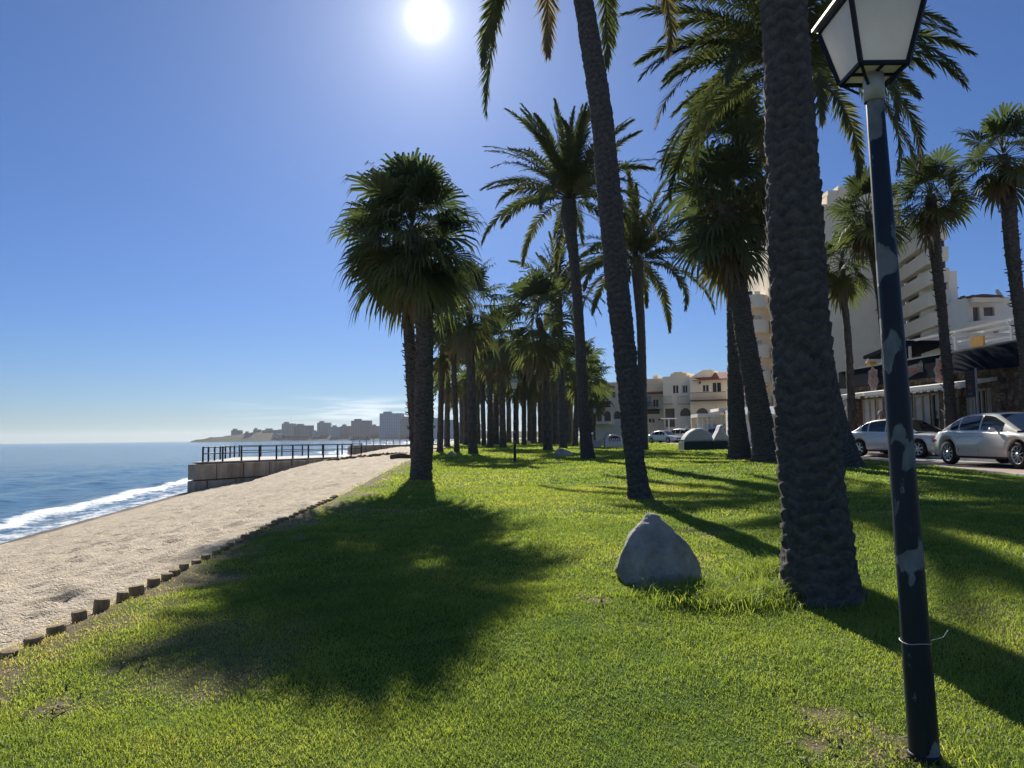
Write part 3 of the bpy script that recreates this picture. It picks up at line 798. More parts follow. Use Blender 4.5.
def seed_clusters(root, c, spots, seed):
    r = random.Random(seed); m = MB()
    for dx, dy, dz, L in spots:
        for k in range(26):
            a = r.uniform(0, 6.28); q = r.uniform(.02, .16)*L
            p0 = c+Vector((dx*.35, dy*.35, dz*.2)); p1 = c+Vector((dx, dy, dz)); p2 = p1+Vector((math.cos(a)*q*1.3, math.sin(a)*q*1.3, -L*.45)); p3 = p1+Vector((math.cos(a)*q, math.sin(a)*q, -L*r.uniform(.8, 1.05)))
            m.tube([p0, p1, p2, p3], [.012, .014, .02, .006], 4)
    o = m.build('seed_cluster', M['dead_leaf'], root); a_ = o.data.attributes.new('tint', 'FLOAT', 'POINT'); a_.data.foreach_set('value', np.full(len(o.data.vertices), .9, np.float32))
def crown_base(root, px, py): return at(px, py, root.location.y)-root.location
seed_clusters(T2_, crown_base(T2_, 727, 205), [(-.95, -.3, -.55, 1.15)], 1)
seed_clusters(T2_, crown_base(T2_, 728, 210), [(-.25, -.5, -.75, 1.25)], 2)
seed_clusters(T2_, crown_base(T2_, 729, 205), [(.85, -.4, -.55, 1.3)], 3)

# grove
palm('fan', [(473,454,9.6),(472,420,8.8),(470,350,8.8),(469,305,7.2)], None, 'thick trunked fan palm in the grove left of the second lamp post, tallest crown there', GG, 1,
     dict(n=34, r=44, h=22, seg=22, df=.3, sk=1.2, emin=-40), 81, skirt=5, stubs=40)
palm('fan', [(440,452,6.4),(441,400,5.6),(442,345,4.8)], None, 'thin fan palm first to the right of the big bushy pair', GG, 1, dict(n=26, r=28, h=14, seg=18, df=.3, sk=1.1, emin=-38), 82, skirt=2)
palm('fan', [(457,452,5.6),(455,400,5.2),(452,325,4.8)], None, 'thin fan palm between the thick grove palm and the first thin grove palm', GG, 1, dict(n=26, r=31, h=14, seg=18, df=.3, sk=1.1, emin=-38), 83, skirt=2)
palm('fan', [(503,446,7.2),(502,400,6.4),(501,340,6.4)], 72, 'fan palm in the grove just left of the second lamp post', GG, 1, dict(n=30, r=34, h=18, seg=18, df=.3, sk=1.1, emin=-40), 84, skirt=3)
palm('fan', [(490,446,6.4),(490,400,5.6),(489,345,5.6)], 76, 'second fan palm to the left of the mid-lawn lamp post', GG, 1, dict(n=26, r=29, h=16, seg=18, df=.3, sk=1.1, emin=-38), 85, skirt=2)
palm('fan', [(548,451,9.6),(546,400,8.0),(541,330,7.2),(538,318,6.4)], None, 'stout fan palm right of the second lamp post with a shaggy crown', GG, 1, dict(n=36, r=44, h=28, seg=22, df=.3, sk=1.2, emin=-42), 86, skirt=5, stubs=40)
palm('date', [(563,446,8.0),(562,400,7.2),(560,330,6.4),(558,292,8.0)], 64, 'date palm with upright fronds rising behind the stout shaggy fan palm', GG, 1, dict(n=46, r=50, nl=36, lm=.75, wl=.10, emin=-35, emax=86, droop=(20, 75)), 87)
palm('fan', [(575,446,6.4),(577,400,5.6),(579,365,5.6)], 70, 'low bushy fan palm behind the slender date palm on its left side', GG, 1, dict(n=30, r=28, h=20, seg=18, df=.3, sk=1.1, emin=-40), 88, skirt=2)
palm('fan', [(592,444,4.8),(592,410,4.8),(592,382,4.8)], 82, 'low round fan palm against the white arcade houses', GG, 1, dict(n=30, r=24, h=20, seg=16, df=.3, emin=-45), 89, skirt=3)
palm('date', [(524,443,4.8),(524,410,4.8),(524,382,5.6)], 95, 'small date palm seen past the second lamp post on its right', GG, 1, dict(n=34, r=26, nl=24, lm=.8, wl=.13), 90)
palm('date', [(484,444,4.8),(483,410,4.8),(482,370,5.6)], 90, 'small date palm in the gap right of the thick grove palm', GG, 1, dict(n=34, r=28, nl=24, lm=.8, wl=.13), 91)
far_src = [palm('fan', [(516,442,6),(516,400,5),(516,372,5)], 100, 'small distant fan palm at the back of the grove', GG, 0, dict(n=26, r=22, h=14, seg=12, df=.3, emin=-38), 92, skirt=2),
           palm('date', [(534,442,6),(534,410,5),(534,388,6)], 110, 'small distant date palm at the back of the grove', GG, 0, dict(n=28, r=22, nl=18, lm=.9, wl=.18), 93)]
for k, (px, Y, s, j) in enumerate(((447,88,.9,0),(466,100,1.0,0),(478,112,1.05,0),(496,98,1.1,0),(509,122,1.1,0),(541,105,1.0,0),(556,92,1.05,0),(568,98,1.05,0),(584,108,1.0,0),(530,128,1.15,1),(551,125,1.0,1),(462,126,1.0,1),(571,120,1.15,1),(600,118,.8,0))):
    c = copy_tree(far_src[j]); a, _, _ = ray(px, 442)
    c.location = (a*Y, Y, gz(a*Y, Y)); c.rotation_euler = (0, 0, k*1.9); c.scale = (s, s, s)

# street palms
palm('fan', [(852,432,10),(851,400,7.5),(848,340,7),(843,285,6.5),(842,262,6)], 33, 'low street fan palm with a drooping crown right beside the massive scaly trunk', GS, 1, dict(n=34, r=33, h=14, seg=20, emin=-58, df=.3), 101, skirt=3)
palm('fan', [(891,432,10),(888,380,7.5),(880,300,7),(870,235,7),(868,212,6)], 30.5, 'street fan palm half hidden behind the dark lamp post', GS, 1, dict(n=34, r=38, h=14, seg=20, emin=-48, df=.25), 102, skirt=3, stubs=40)
palm('fan', [(951,432,14),(949,390,10),(943,320,9),(936,258,10),(933,225,12),(930,195,9)], 26.5, 'street fan palm between lamp post and right edge with a shaggy stem top', GS, 2, dict(n=36, r=42, h=13, seg=24, emin=-45, df=.22), 103, skirt=3, stubs=120)
palm('fan', [(1034,436,14),(1028,380,11),(1018,300,11),(1010,225,14),(1007,185,14),(1003,155,9)], 23, 'street fan palm at the right edge of the photo, tallest of the street row', GS, 2, dict(n=36, r=47, h=13, seg=24, emin=-45, df=.22), 104, skirt=3, stubs=140)
# ------------------------------------------------------------------ street lamps
def make_lamp(loc, h, lean, label):
    root = empty('street_lamp', loc, 0, label, 'street lamp', 'lantern lamp posts on the lawn')
    lx = lean
    p = MB(); p.tube([(0,0,-.1),(0,0,.02),(lx*.5,0,h*.5),(lx*.985,0,h-.10)], [.068,.065,.055,.040], 28)
    p.build('pole', M['pole'], root)
    b = MB(); b.lathe((0,0,-.03), [(.072,0),(.072,.055),(.069,.062),(.066,.064)], 24); b.build('base_collar', M['dark_metal'], root)
    w = MB(); cz = .53
    w.tube([(lx*.2+.065*math.cos(a), .065*math.sin(a), cz+.004*math.sin(3*a)) for a in np.linspace(0, 6.4, 24)], .0025, 5)
    w.tube([(lx*.2+.07,0,cz),(lx*.2+.12,-.02,cz+.02),(lx*.2+.15,-.01,cz+.05)], .002, 5); w.build('wire_tie', M['galv'], root)
    top = Vector((lx, 0, h))
    s = MB(); s.lathe(top+Vector((0,0,-.14)), [(.044,0),(.047,.0),(.049,.10),(.046,.135),(.0,.136)], 24); s.build('sleeve', M['galv'], root)
    # lantern
    z0, z1, b0, b1 = .0, .31, .112, .178
    C = [(-1,-1),(1,-1),(1,1),(-1,1)]
    f = MB()
    for sx, sy in C:
        f.bar(top+Vector((sx*b0, sy*b0, z0)), top+Vector((sx*b1, sy*b1, z1)), .02, .02)
    for (sx, sy), (tx, ty) in zip(C, C[1:]+C[:1]):
        f.bar(top+Vector((sx*b0, sy*b0, z0)), top+Vector((tx*b0, ty*b0, z0)), .018, .018)
        f.bar(top+Vector((sx*b1, sy*b1, z1)), top+Vector((tx*b1, ty*b1, z1)), .024, .02)
        f.bar(top+Vector((sx*b0*.98, sy*b0*.98, z0-.002)), top+Vector((sx*.05, sy*.05, -.075)), .012, .012)
    f.bar(top+Vector((-b0,0,z0-.003)), top+Vector((b0,0,z0-.003)), .012); f.bar(top+Vector((0,-b0,z0-.003)), top+Vector((0,b0,z0-.003)), .012)
    f.build('lantern_frame', M['dark_metal'], root)
    for (sx, sy), (tx, ty) in zip(C, C[1:]+C[:1]):
        g = MB(); k = .97
        g.quad(top+Vector((sx*b0*k, sy*b0*k, z0+.006)), top+Vector((tx*b0*k, ty*b0*k, z0+.006)), top+Vector((tx*b1*k, ty*b1*k, z1-.006)), top+Vector((sx*b1*k, sy*b1*k, z1-.006)))
        g.build('lantern_panel', M['opal'], root)
    g = MB(); g.box(top+Vector((0,0,.008)), (b0*1.9, b0*1.9, .004)); g.build('bottom_panel', M['opal'], root)
    r = MB(); R0 = [top+Vector((sx*.205, sy*.205, z1+.018)) for sx, sy in C]; R1 = [top+Vector((sx*.205, sy*.205, z1+.032)) for sx, sy in C]; R2 = [top+Vector((sx*.07, sy*.07, z1+.16)) for sx, sy in C]
    V = R0+R1+R2
    r.add(V, [(3,2,1,0),(8,9,10,11)]+[(i, (i+1) % 4, 4+(i+1) % 4, 4+i) for i in range(4)]+[(4+i, 4+(i+1) % 4, 8+(i+1) % 4, 8+i) for i in range(4)])
    rf = r.build('lantern_roof', M['galv'], root)
    q = MB(); q.lathe(top+Vector((0,0,z1+.16)), [(.075,0),(.08,.02),(.05,.05),(.02,.07),(.028,.09),(.0,.12)], 16); q.build('finial', M['dark_metal'], rf)
    return root
lp = at(925, 765, 3.5)
lamp_h = 3.5*.9388
make_lamp((lp.x, lp.y, gz(lp.x, lp.y)), at(883, 74, 3.5).z-gz(lp.x, lp.y), -.085, 'dark blue lamp post with peeling paint and white lantern, nearest the camera')
l2 = at(515, 462, 33)
r2 = make_lamp((l2.x, l2.y, gz(l2.x, l2.y)), 3.28, 0, 'slim black lamp post with white lantern standing mid-lawn before the palm grove')
l3 = at(595, 436, 75)
make_lamp((l3.x, l3.y, gz(l3.x, l3.y)), 3.28, 0, 'small distant lamp post with lantern in front of the white arcade houses')
# T shaped street light by the arcade
p = at(669, 428, 92); zb = float(Rz(92))
root = empty('street_light', (p.x, p.y, zb), 0, 'pale T-shaped street light before the arcade opening', 'street light')
m = MB(); m.tube([(0,0,0),(0,0,2.9)], [.08,.06], 10); m.build('pole', M['white_paint'], root)
m = MB(); m.box((0,0,3.0), (1.9,.35,.14)); m.build('lamp_head', M['white_paint'], root, bevel=.03)

# ------------------------------------------------------------------ boulders
def boulder(px, py, wid, hgt, dep, label, seed, apex=(-.1, 0), sub=5, lx=.0):
    p = ground_hit(px, py); p.y += dep*.35; p.z = gz(p.x, p.y)
    bm = bmesh.new(); bmesh.ops.create_icosphere(bm, subdivisions=sub, radius=1)
    V = np.array([v.co[:] for v in bm.verts])
    rg = np.random.default_rng(seed)
    for _ in range(12):                                    # chop facets
        n = rg.normal(0, 1, 3); n[2] = abs(n[2])*.7+.05; n /= np.linalg.norm(n); d = rg.uniform(.72, .92)
        k = np.maximum(V@n-d, 0); V = V-k[:, None]*n*.92
    z = V[:, 2].copy(); up = np.clip(z, 0, 1)
    sc = 1-.55*up**1.5
    V[:, 0] = V[:, 0]*sc+apex[0]*up; V[:, 1] = V[:, 1]*sc+apex[1]*up
    nz = fbm(V[:, 0]*3+V[:, 2]*2+9, V[:, 1]*3+V[:, 2]*3, seed, 5)-.5
    nrm = V/np.linalg.norm(V, axis=1)[:, None]
    V = V+nrm*nz[:, None]*.20
    V *= np.array([wid/2, dep/2, hgt]) / np.array([np.abs(V[:,0]).max(), np.abs(V[:,1]).max(), V[:,2].max()])
    V[:, 2] = np.where(V[:, 2] < 0, V[:, 2]*.15, V[:, 2])
    for v, c in zip(bm.verts, V): v.co = c
    me = bpy.data.meshes.new('boulder'); bm.to_mesh(me); bm.free()
    for f in me.polygons: f.use_smooth = True
    o = link('boulder', me, M['rock']); o.location = p
    return tag(o, label, 'boulder', 'boulders on the lawn')
def front_boulder():
    p = ground_hit(664, 586); m = mpp(664, 586, p.y)*.97; p.y += .28; p.z = gz(p.x, p.y)
    pts = [(-9,70,2),(-2,70,6),(-17,61,-8),(10,61,-8),(-8,66,-10),(0,60,14),(17,52,-14),(-34,44,-16),(-29,48,4),(-45,14,-12),(-44,8,8),(-39,-6,-26),(-18,33,-34),(6,34,-36),(22,44,-18),(36,34,-8),(45,10,-4),(46,4,10),(43,-6,-14),(22,-6,-40),(-14,-6,-44),(36,22,20),(-34,26,20),(0,-6,40),(-32,-6,27),(38,-6,27),(2,52,18)]
    bm = bmesh.new()
    for x, z, y in pts: bm.verts.new((x*m, y*m, z*m))
    r = bmesh.ops.convex_hull(bm, input=bm.verts)
    bmesh.ops.delete(bm, geom=[v for v in bm.verts if not v.link_faces], context='VERTS')
    for _ in range(4): bmesh.ops.subdivide_edges(bm, edges=bm.edges[:], cuts=1, use_grid_fill=True)
    for _ in range(1): bmesh.ops.smooth_vert(bm, verts=bm.verts[:], factor=.35, use_axis_x=True, use_axis_y=True, use_axis_z=True)
    bm.normal_update()
    V = np.array([v.co[:] for v in bm.verts]); Nn = np.array([v.normal[:] for v in bm.verts])
    d = (fbm(V[:,0]*7+V[:,1]*3, V[:,2]*7+V[:,1]*4, 3, 6)-.5)*.055 + (np.abs(fbm(V[:,0]*3+5, V[:,2]*4+V[:,1]*3, 13, 4)-.5)-.1)*-.06
    V = V + Nn*d[:, None]
    for v, c in zip(bm.verts, V): v.co = c
    me = bpy.data.meshes.new('boulder'); bm.to_mesh(me); bm.free()
    for f in me.polygons: f.use_smooth = True
    o = link('boulder', me, M['rock']); o.location = p
    tag(o, 'large pointed grey boulder on the lawn left of the massive palm trunk', 'boulder', 'boulders on the lawn')
front_boulder()
boulder(563, 456, 1.35, .42, .9, 'low pale boulder at the foot of the slender date palm', 8, sub=4)
boulder(527, 443, 2.6, .38, 1.0, 'flat dark boulder far back between the grove trunks', 9, sub=4)
boulder(452, 455, .7, .25, .5, 'small pale boulder between the thin grove palms', 10, sub=3)

# ------------------------------------------------------------------ log stumps edging the lawn
px_list = [(17.6,655),(41,642.5),(61.5,631),(87,619),(111,609),(129,600),(145,594),(160,584.5),(171,578.7),(183,574.6),(193.5,569),(204.5,563.5),(214.8,559),(222.7,554),(230,550),(235,546.5),(244,543)]
hs = [.05,.06,.07,.10,.13,.11,.12,.09,.08,.08,.08,.06,.08,.07,.07,.07,.06]
pts = [ground_hit(*p) for p in px_list]
last = pts[-1]; y = last.y
while y < 15.2:
    y += .285*(1+.12*rnd.uniform(-1, 1)); x = float(xe(y))+rnd.uniform(-.03, .03)+.02
    pts.append(Vector((x, y, gz(x, y)))); hs.append(rnd.uniform(.04, .085))
words = {0:'nearest the camera, almost sunk in the grass', 1:'second from the camera end, low and dark', 2:'third from the camera end, half sunk', 3:'fourth from the camera end, short with a pale top', 4:'tallest and most upright one beside the sand', 5:'just behind the tallest one', 6:'standing clear where the tree shadow begins'}
for i, (p, h) in enumerate(zip(pts, hs)):
    p.x = float(xe(p.y))+rnd.uniform(-.025, .025)
    h *= .62; z = float(lawn_z(p.x, p.y)); r = .054*rnd.uniform(.85, 1.15)*(1.08 if i < 8 else 1)
    bm = MB(); rr = [r*(1+.05*rnd.uniform(-1, 1)) for _ in range(18)]
    ring = lambda zz, k: [(rr[j]*k*math.cos(j*math.pi/9), rr[j]*k*math.sin(j*math.pi/9), zz) for j in range(18)]
    V = ring(-.25, 1)+ring(h-.012, 1)+ring(h, .9)+[(0,0,h+.004)]
    bm.add(V, [(j, (j+1) % 18, 18+(j+1) % 18, 18+j) for j in range(18)]+[(18+j, 18+(j+1) % 18, 36+(j+1) % 18, 36+j) for j in range(18)]+[(36+j, 36+(j+1) % 18, 54) for j in range(18)])
    o = bm.build('log_stump', M['log']); o.location = (p.x, p.y, z); o.rotation_euler = (rnd.uniform(-.1, .1), rnd.uniform(-.1, .1), rnd.uniform(0, 6))
    lab = 'wooden stump of the lawn edging, '+words[i] if i in words else ('small wooden stump of the lawn edging inside the round tree shadow' if i < 20 else 'tiny wooden stump of the lawn edging at its far end by the sand')
    tag(o, lab, 'log stump', 'wooden stumps edging the lawn')

# ------------------------------------------------------------------ sea walls and railings
def sea_wall(poly, ztop, zbot, label, block=1.75):
    """poly: plan corners counter clockwise; built of large blocks with joints on each face"""
    root = empty('sea_wall', (poly[0][0], poly[0][1], zbot), 0, label, 'sea wall'); o0 = Vector(root.location)
    rr = random.Random(5)
    core = MB(); cx = sum(p[0] for p in poly)/len(poly); cy = sum(p[1] for p in poly)/len(poly)
    ins = [Vector((p[0]+(cx-p[0])*.025, p[1]+(cy-p[1])*.025, zbot-.4))-o0 for p in poly]
    core.prism(ins, (0,0,ztop-zbot+.4-.03)); core.build('wall_core', M['brown_frame'], root)
    bl = MB()
    H = ztop-.1-zbot; nrow = 2; hh = H/nrow
    for (a, b) in zip(poly, poly[1:]+poly[:1]):
        a = Vector((*a, 0)); b = Vector((*b, 0)); L = (b-a).length; d = (b-a)/L
        for r in range(nrow):
            s = -.0 if r else -block*.55
            while s < L:
                w = block*rr.uniform(.7, 1.25); s0 = max(0, s); s1 = min(L, s+w)
                if s1-s0 > .15:
                    c = a+d*(s0+s1)/2; c.z = zbot+hh*(r+.5)
                    bl.box(c-o0, (s1-s0-.08, .5+rr.uniform(-.06, .06), hh-.07), math.atan2(d.y, d.x))
                s += w
    bl.build('wall_blocks', M['blocks'], root, bevel=.025)
    cp = MB(); cp.prism([Vector((p[0]+(cx-p[0])*.004, p[1]+(cy-p[1])*.004, ztop-.08))-o0 for p in poly], (0,0,.08)); cp.build('coping', M['kerb'], root, bevel=.02)
    return root
A = at(192, 463, 44.5); B = at(345, 457, 55.0); ZT = -1.28
C_ = at(212, 455, 53.5); D_ = (B.x+3.0, B.y+7.5)
poly = [(A.x, A.y), (B.x+1.2, B.y+1.6), D_, (C_.x, C_.y+4)]
sea_wall(poly, ZT, SEA-.25, 'near sea wall platform of big stained stone blocks at the beach end')
def railing(pts, h, mat, label, step, name='railing', nr=2, pr=.045, rr=.022, group=None):
    root = empty(name, pts[0], 0, label, 'railing', group); o0 = Vector(pts[0])
    for a, b in zip(pts, pts[1:]):
        a = Vector(a)-o0; b = Vector(b)-o0; n = max(1, round((b-a).length/step))
        for i in range(n+1):
            q = a.lerp(b, i/n)
            m = MB(); m.tube([q, q+Vector((0,0,h))], pr, 8); m.build('post', mat, root)
        for k in range(nr):
            z = Vector((0,0,h-.04-k*(h*.42)))
            m = MB(); m.tube([a+z, b+z], rr, 6); m.build('rail', mat, root)
    return root
def along(a, b, t): return (a[0]+(b[0]-a[0])*t, a[1]+(b[1]-a[1])*t)
q0 = along(poly[0], poly[1], .03); q1 = along(poly[0], poly[1], .88)
pm = lambda q: (q[0]*.999+.12, q[1]+.28, ZT)
railing([pm(q0), pm(q1)], .92, M['dark_metal'], 'dark metal railing along the front edge of the near sea wall', 1.3, pr=.06, rr=.03)
railing([(poly[3][0]+.3, poly[3][1]-.5, ZT), (q0[0]+.22, q0[1]+.9, ZT)], .92, M['dark_metal'], 'dark metal railing along the sea end of the near sea wall', 2.4, pr=.06, rr=.03)
railing([(poly[3][0]+.6, poly[3][1]-.3, ZT), along(poly[3], poly[2], .75)+(ZT,)], .92, M['dark_metal'], 'dark metal railing along the far edge of the near sea wall', 1.6, pr=.055, rr=.028)
A2 = at(350, 445, 98); B2 = at(425, 443, 104); Z2 = -.82
poly2 = [(A2.x, A2.y), (B2.x+1, B2.y), (B2.x+1, B2.y+8), (A2.x+.6, A2.y+9)]
sea_wall(poly2, Z2, SEA-.2, 'second grey sea wall farther along the beach', 2.2)
railing([(A2.x+.3, A2.y+.3, Z2), (B2.x, B2.y+.3, Z2)], .98, M['galv'], 'pale post railing on the farther sea wall', 1.0, pr=.06, rr=.03)
# dark ridge line on the sand, drawn as humped dark strands
m = MB(); rr_ = random.Random(3)
for i in range(160):
    t = i/159; a = at(335+70*t, 463-6*t, 45+10*t); a.x += rr_.gauss(0, .25); a.y += rr_.gauss(0, .35); z = float(sand_z(a.x, a.y))
    m.tube([(a.x-.2, a.y, z), (a.x, a.y+rr_.uniform(-.1, .1), z+rr_.uniform(.03, .12)), (a.x+.2, a.y, z)], [.02, .05, .02], 5)
tag(m.build('sand_ridge', M['wood_dark']), 'dark line of low ridges along the sand', 'sand_ridge', kind='stuff')
a = ground_hit(401, 459)
m = MB(); m.tube([(a.x-.6, a.y, a.z+.12), (a.x, a.y-.1, a.z+.2), (a.x+.7, a.y+.1, a.z+.1)], [.12, .17, .09], 10)
tag(m.build('driftwood_log', M['wood_dark']), 'dark driftwood log on the sand left of the bushy palm trunk', 'driftwood')

# ------------------------------------------------------------------ cars (x = forward, y = left, z up)
def car_shape(kind):
    if kind == 'sedan':
        return dict(L=4.85, W=1.84, wb=2.86, rf=.93, wr=.335, belt=[(0,.62),(.05,.72),(.35,.95),(.9,1.00),(2.2,.97),(3.55,.93),(4.3,.84),(4.65,.72),(4.85,.55)],
                    sill=.21, cab=[(.62,1.0),(1.35,1.36),(1.75,1.43),(2.3,1.445),(2.75,1.40),(3.75,.945)], ws=(2.78,3.72), rw=(.66,1.42), win=(1.0,3.25), split=[1.42,2.32])
    if kind == 'saloon':
        return dict(L=4.55, W=1.76, wb=2.70, rf=.85, wr=.32, belt=[(0,.60),(.05,.78),(.3,.98),(.8,.99),(2.1,.94),(3.3,.90),(4.05,.82),(4.4,.70),(4.55,.50)],
                    sill=.22, cab=[(.55,.99),(1.15,1.34),(1.5,1.42),(2.1,1.45),(2.5,1.41),(3.45,.92)], ws=(2.55,3.4), rw=(.58,1.2), win=(.95,3.0), split=[1.3,2.12])
    if kind == 'suv':
        return dict(L=4.5, W=1.84, wb=2.68, rf=.9, wr=.35, belt=[(0,.62),(.04,.85),(.15,1.06),(.8,1.08),(2.1,1.04),(3.2,1.02),(4.1,.94),(4.4,.80),(4.5,.6)],
                    sill=.28, cab=[(.06,1.08),(.45,1.56),(.9,1.66),(1.8,1.69),(2.4,1.64),(3.35,1.03)], ws=(2.46,3.3), rw=(.08,.42), win=(.35,2.95), split=[1.15,2.0])
def make_car(name, loc, rz, paint, kind, label, group, hi=True):
    s = car_shape(kind); root = empty(name, loc, rz, label, 'car', group)
    L, W = s['L'], s['W']; hw = W/2; x0 = -s['rf']; xr, xf = 0.0, s['wb']; wr = s['wr']; R_ = wr*1.17
    bx = [a+x0 for a, _ in s['belt']]; bz = [b for _, b in s['belt']]
    n = 130 if hi else 60
    xs = np.linspace(x0, x0+L, n)
    def taper(x):
        f = (x-x0)/L; return 1-.16*max(0, (abs(f-.5)-.30)/.2)**2.0
    # body shell
    V = []; m = 9
    for x in xs:
        zt = float(np.interp(x, bx, bz)); zb = s['sill'] + .10*max(0, (abs((x-x0)/L-.5)-.44)/.06)
        for xc in (xr, xf):
            d = R_*R_-(x-xc)**2
            if d > 0: zb = max(zb, wr+math.sqrt(d))
        zb = min(zb, zt-.06); w = hw*taper(x); h = zt-zb
        half = [(.86, zb), (.965, zb+h*.10), (1.0, zb+h*.45), (.985, zb+h*.70), (.955, zb+h*.90), (.90, zt), (.5, zt+.03), (0, zt+.04)]
        ring = [(x, y*w, z) for y, z in half]+[(x, -y*w, z) for y, z in half[-2::-1]]
        V += ring
    k = 15; Fs = []
    for i in range(n-1):
        for j in range(k-1): Fs.append((i*k+j, i*k+j+1, (i+1)*k+j+1, (i+1)*k+j))
    Fs += [tuple(range(k)), tuple(range((n-1)*k, n*k))]
    b = MB(); b.add(V, Fs, True); b.build('body', paint, root)
    u = MB(); u.span((x0+.12, -hw*.84, s['sill']+.02), (x0+L-.12, hw*.84, s['sill']+.10))
    u.span((xr+wr*1.25, -hw*.8, s['sill']+.1), (xf-wr*1.25, hw*.8, .6)); u.span((xr-wr*1.3, -hw*.62, .25), (xf+wr*1.3, hw*.62, .62)); u.build('underbody', M['black'], root)
    # cabin
    cx = np.array([a+x0 for a, _ in s['cab']]); cz = np.array([b_ for _, b_ in s['cab']]); zmax = cz.max()
    fx = np.linspace(cx[0], cx[-1], 60)
    fz = np.interp(fx, cx, cz); ker = np.ones(5)/5
    fz2 = np.convolve(np.pad(fz, 2, 'edge'), ker, 'valid'); fz = fz2
    top = lambda x: float(np.interp(x, fx, fz)); bel = lambda x: float(np.interp(x, bx, bz))-.02
    w1, w2 = hw*.91, hw*.70
    def side(x, v, o=0.0):
        zb, zt = bel(x), max(top(x), bel(x)+.002); f = (zt-zb)/(zmax-.97)
        y1 = w1*taper(x); y2 = y1+(w2-w1)*min(1, f); y = y1+(y2-y1)*v+.035*math.sin(math.pi*min(v, 1))*min(1, f)
        return Vector((x, y+o, zb+(zt-zb)*v+o*.35))
    V = []; Fs = []; ks = 7
    for x in fx:
        sd = [side(x, v) for v in np.linspace(0, 1, 6)]
        tp = sd[-1]; ring = sd+[Vector((x, tp.y*c, tp.z+.045*(1-c*c)*min(1, (tp.z-bel(x))/.3))) for c in (.8,.45,0)]
        V += ring+[Vector((p.x, -p.y, p.z)) for p in ring[-2::-1]]
    k = 17
    for i in range(len(fx)-1):
        for j in range(k-1): Fs.append((i*k+j, i*k+j+1, (i+1)*k+j+1, (i+1)*k+j))
    c = MB(); c.add(V, Fs, True); c.build('cabin', paint, root)
    # glass
    def topsurf(x, c, o):
        t = side(x, 1.0); return Vector((x, t.y*c, t.z+.045*(1-c*c)*min(1, (t.z-bel(x))/.3)+o))
    for nm, (a, d) in (('windscreen', s['ws']), ('rear_window', s['rw'])):
        a += x0; d += x0; g = MB(); V = []; X = np.linspace(a, d, 9); Cc = np.linspace(-.86, .86, 9)
        sg = 1 if nm == 'windscreen' else -1
        for x in X:
            for c_ in Cc: V.append(topsurf(x, c_, .006)+Vector((sg*.006, 0, 0)))
        g.add(V, [(i*9+j, i*9+j+1, (i+1)*9+j+1, (i+1)*9+j) for i in range(8) for j in range(8)], True); g.build(nm, M['car_glass'], root, fix=False)
    wa, wb_ = s['win'][0]+x0, s['win'][1]+x0; cuts = [wa]+[q+x0 for q in s['split']]+[wb_]
    for sg in (1, -1):
        for i in range(len(cuts)-1):
            a, d = cuts[i]+.035, cuts[i+1]-.035; V = []; X = np.linspace(a, d, 8); VV = np.linspace(.07, .90, 5)
            for x in X:
                for v in VV:
                    p = side(x, v, .006); V.append((p.x, p.y*sg, p.z))
            g = MB(); g.add(V, [(i_*5+j, i_*5+j+1, (i_+1)*5+j+1, (i_+1)*5+j) for i_ in range(7) for j in range(4)], True); g.build('side_window', M['car_glass'], root, fix=False)
        # door seams, handles, mirror
        if hi:
            for xd in (s['split'][0]+x0+.05, s['split'][1]+x0):
                sm = MB(); sm.bar((xd, sg*(hw*.992), .40), (xd, sg*(hw*.90), bel(xd)+.01), .008, .012, up=(1,0,0)); sm.build('door_seam', M['black'], root)
                h = MB(); h.box((xd+.14, sg*hw*.955, bel(xd)-.13), (.2,.035,.03)); h.build('door_handle', M['chrome'], root, bevel=.01)
        mi = MB(); mx = s['win'][1]+x0-.22; mi.lathe((0,0,0), [(.0,-.07),(.06,-.06),(.085,0),(.06,.06),(0,.07)], 10)
        mi.v = [(mx+v[0]*.6, sg*(hw*1.0+.06)+v[1]*1.25, bel(mx)+.06+v[2]) for v in mi.v]
        mi.bar((mx, sg*hw*.9, bel(mx)+.02), (mx, sg*(hw+.02), bel(mx)+.05), .05, .03); mi.build('mirror', paint, root)
        tr = MB(); zz = s['sill']+.02
        tr.bar((xr+wr*1.2, sg*hw*.93, zz), (xf-wr*1.2, sg*hw*.93, zz), .03, .06); tr.build('side_skirt', M['black'], root)
        # lamps
        fl = x0+L; hd = MB(); hz = float(np.interp(fl-.25, bx, bz))-.10
        hd.prism([(fl-.42, sg*hw*.93, hz+.05), (fl-.12, sg*hw*.80, hz+.02), (fl-.035, sg*hw*.56, hz-.04), (fl-.06, sg*hw*.62, hz-.12), (fl-.16, sg*hw*.85, hz-.10)], (.012, sg*.02, .012)); hd.build('headlight', M['clear_lamp'], root)
        tl = MB(); tz = float(np.interp(x0+.2, bx, bz))-.13
        tl.prism([(x0+.34, sg*hw*.92, tz+.02), (x0+.06, sg*hw*.84, tz+.06), (x0+.0, sg*hw*.55, tz+.03), (x0+.0, sg*hw*.56, tz-.06), (x0+.08, sg*hw*.86, tz-.05)], (-.02, sg*.025, 0)); tl.build('tail_light', M['red_lamp'], root)
    fl = x0+L
    g = MB(); g.box((fl-.02, 0, .50), (.06, W*.5, .18)); g.build('grille', M['black'], root, bevel=.01)
    for nm, xx in (('number_plate', fl+.015), ('number_plate', x0-.01)):
        q = MB(); q.box((xx, 0, .42 if xx > 0 else .72), (.02, .5, .11)); q.build('number_plate', M['plate'], root)
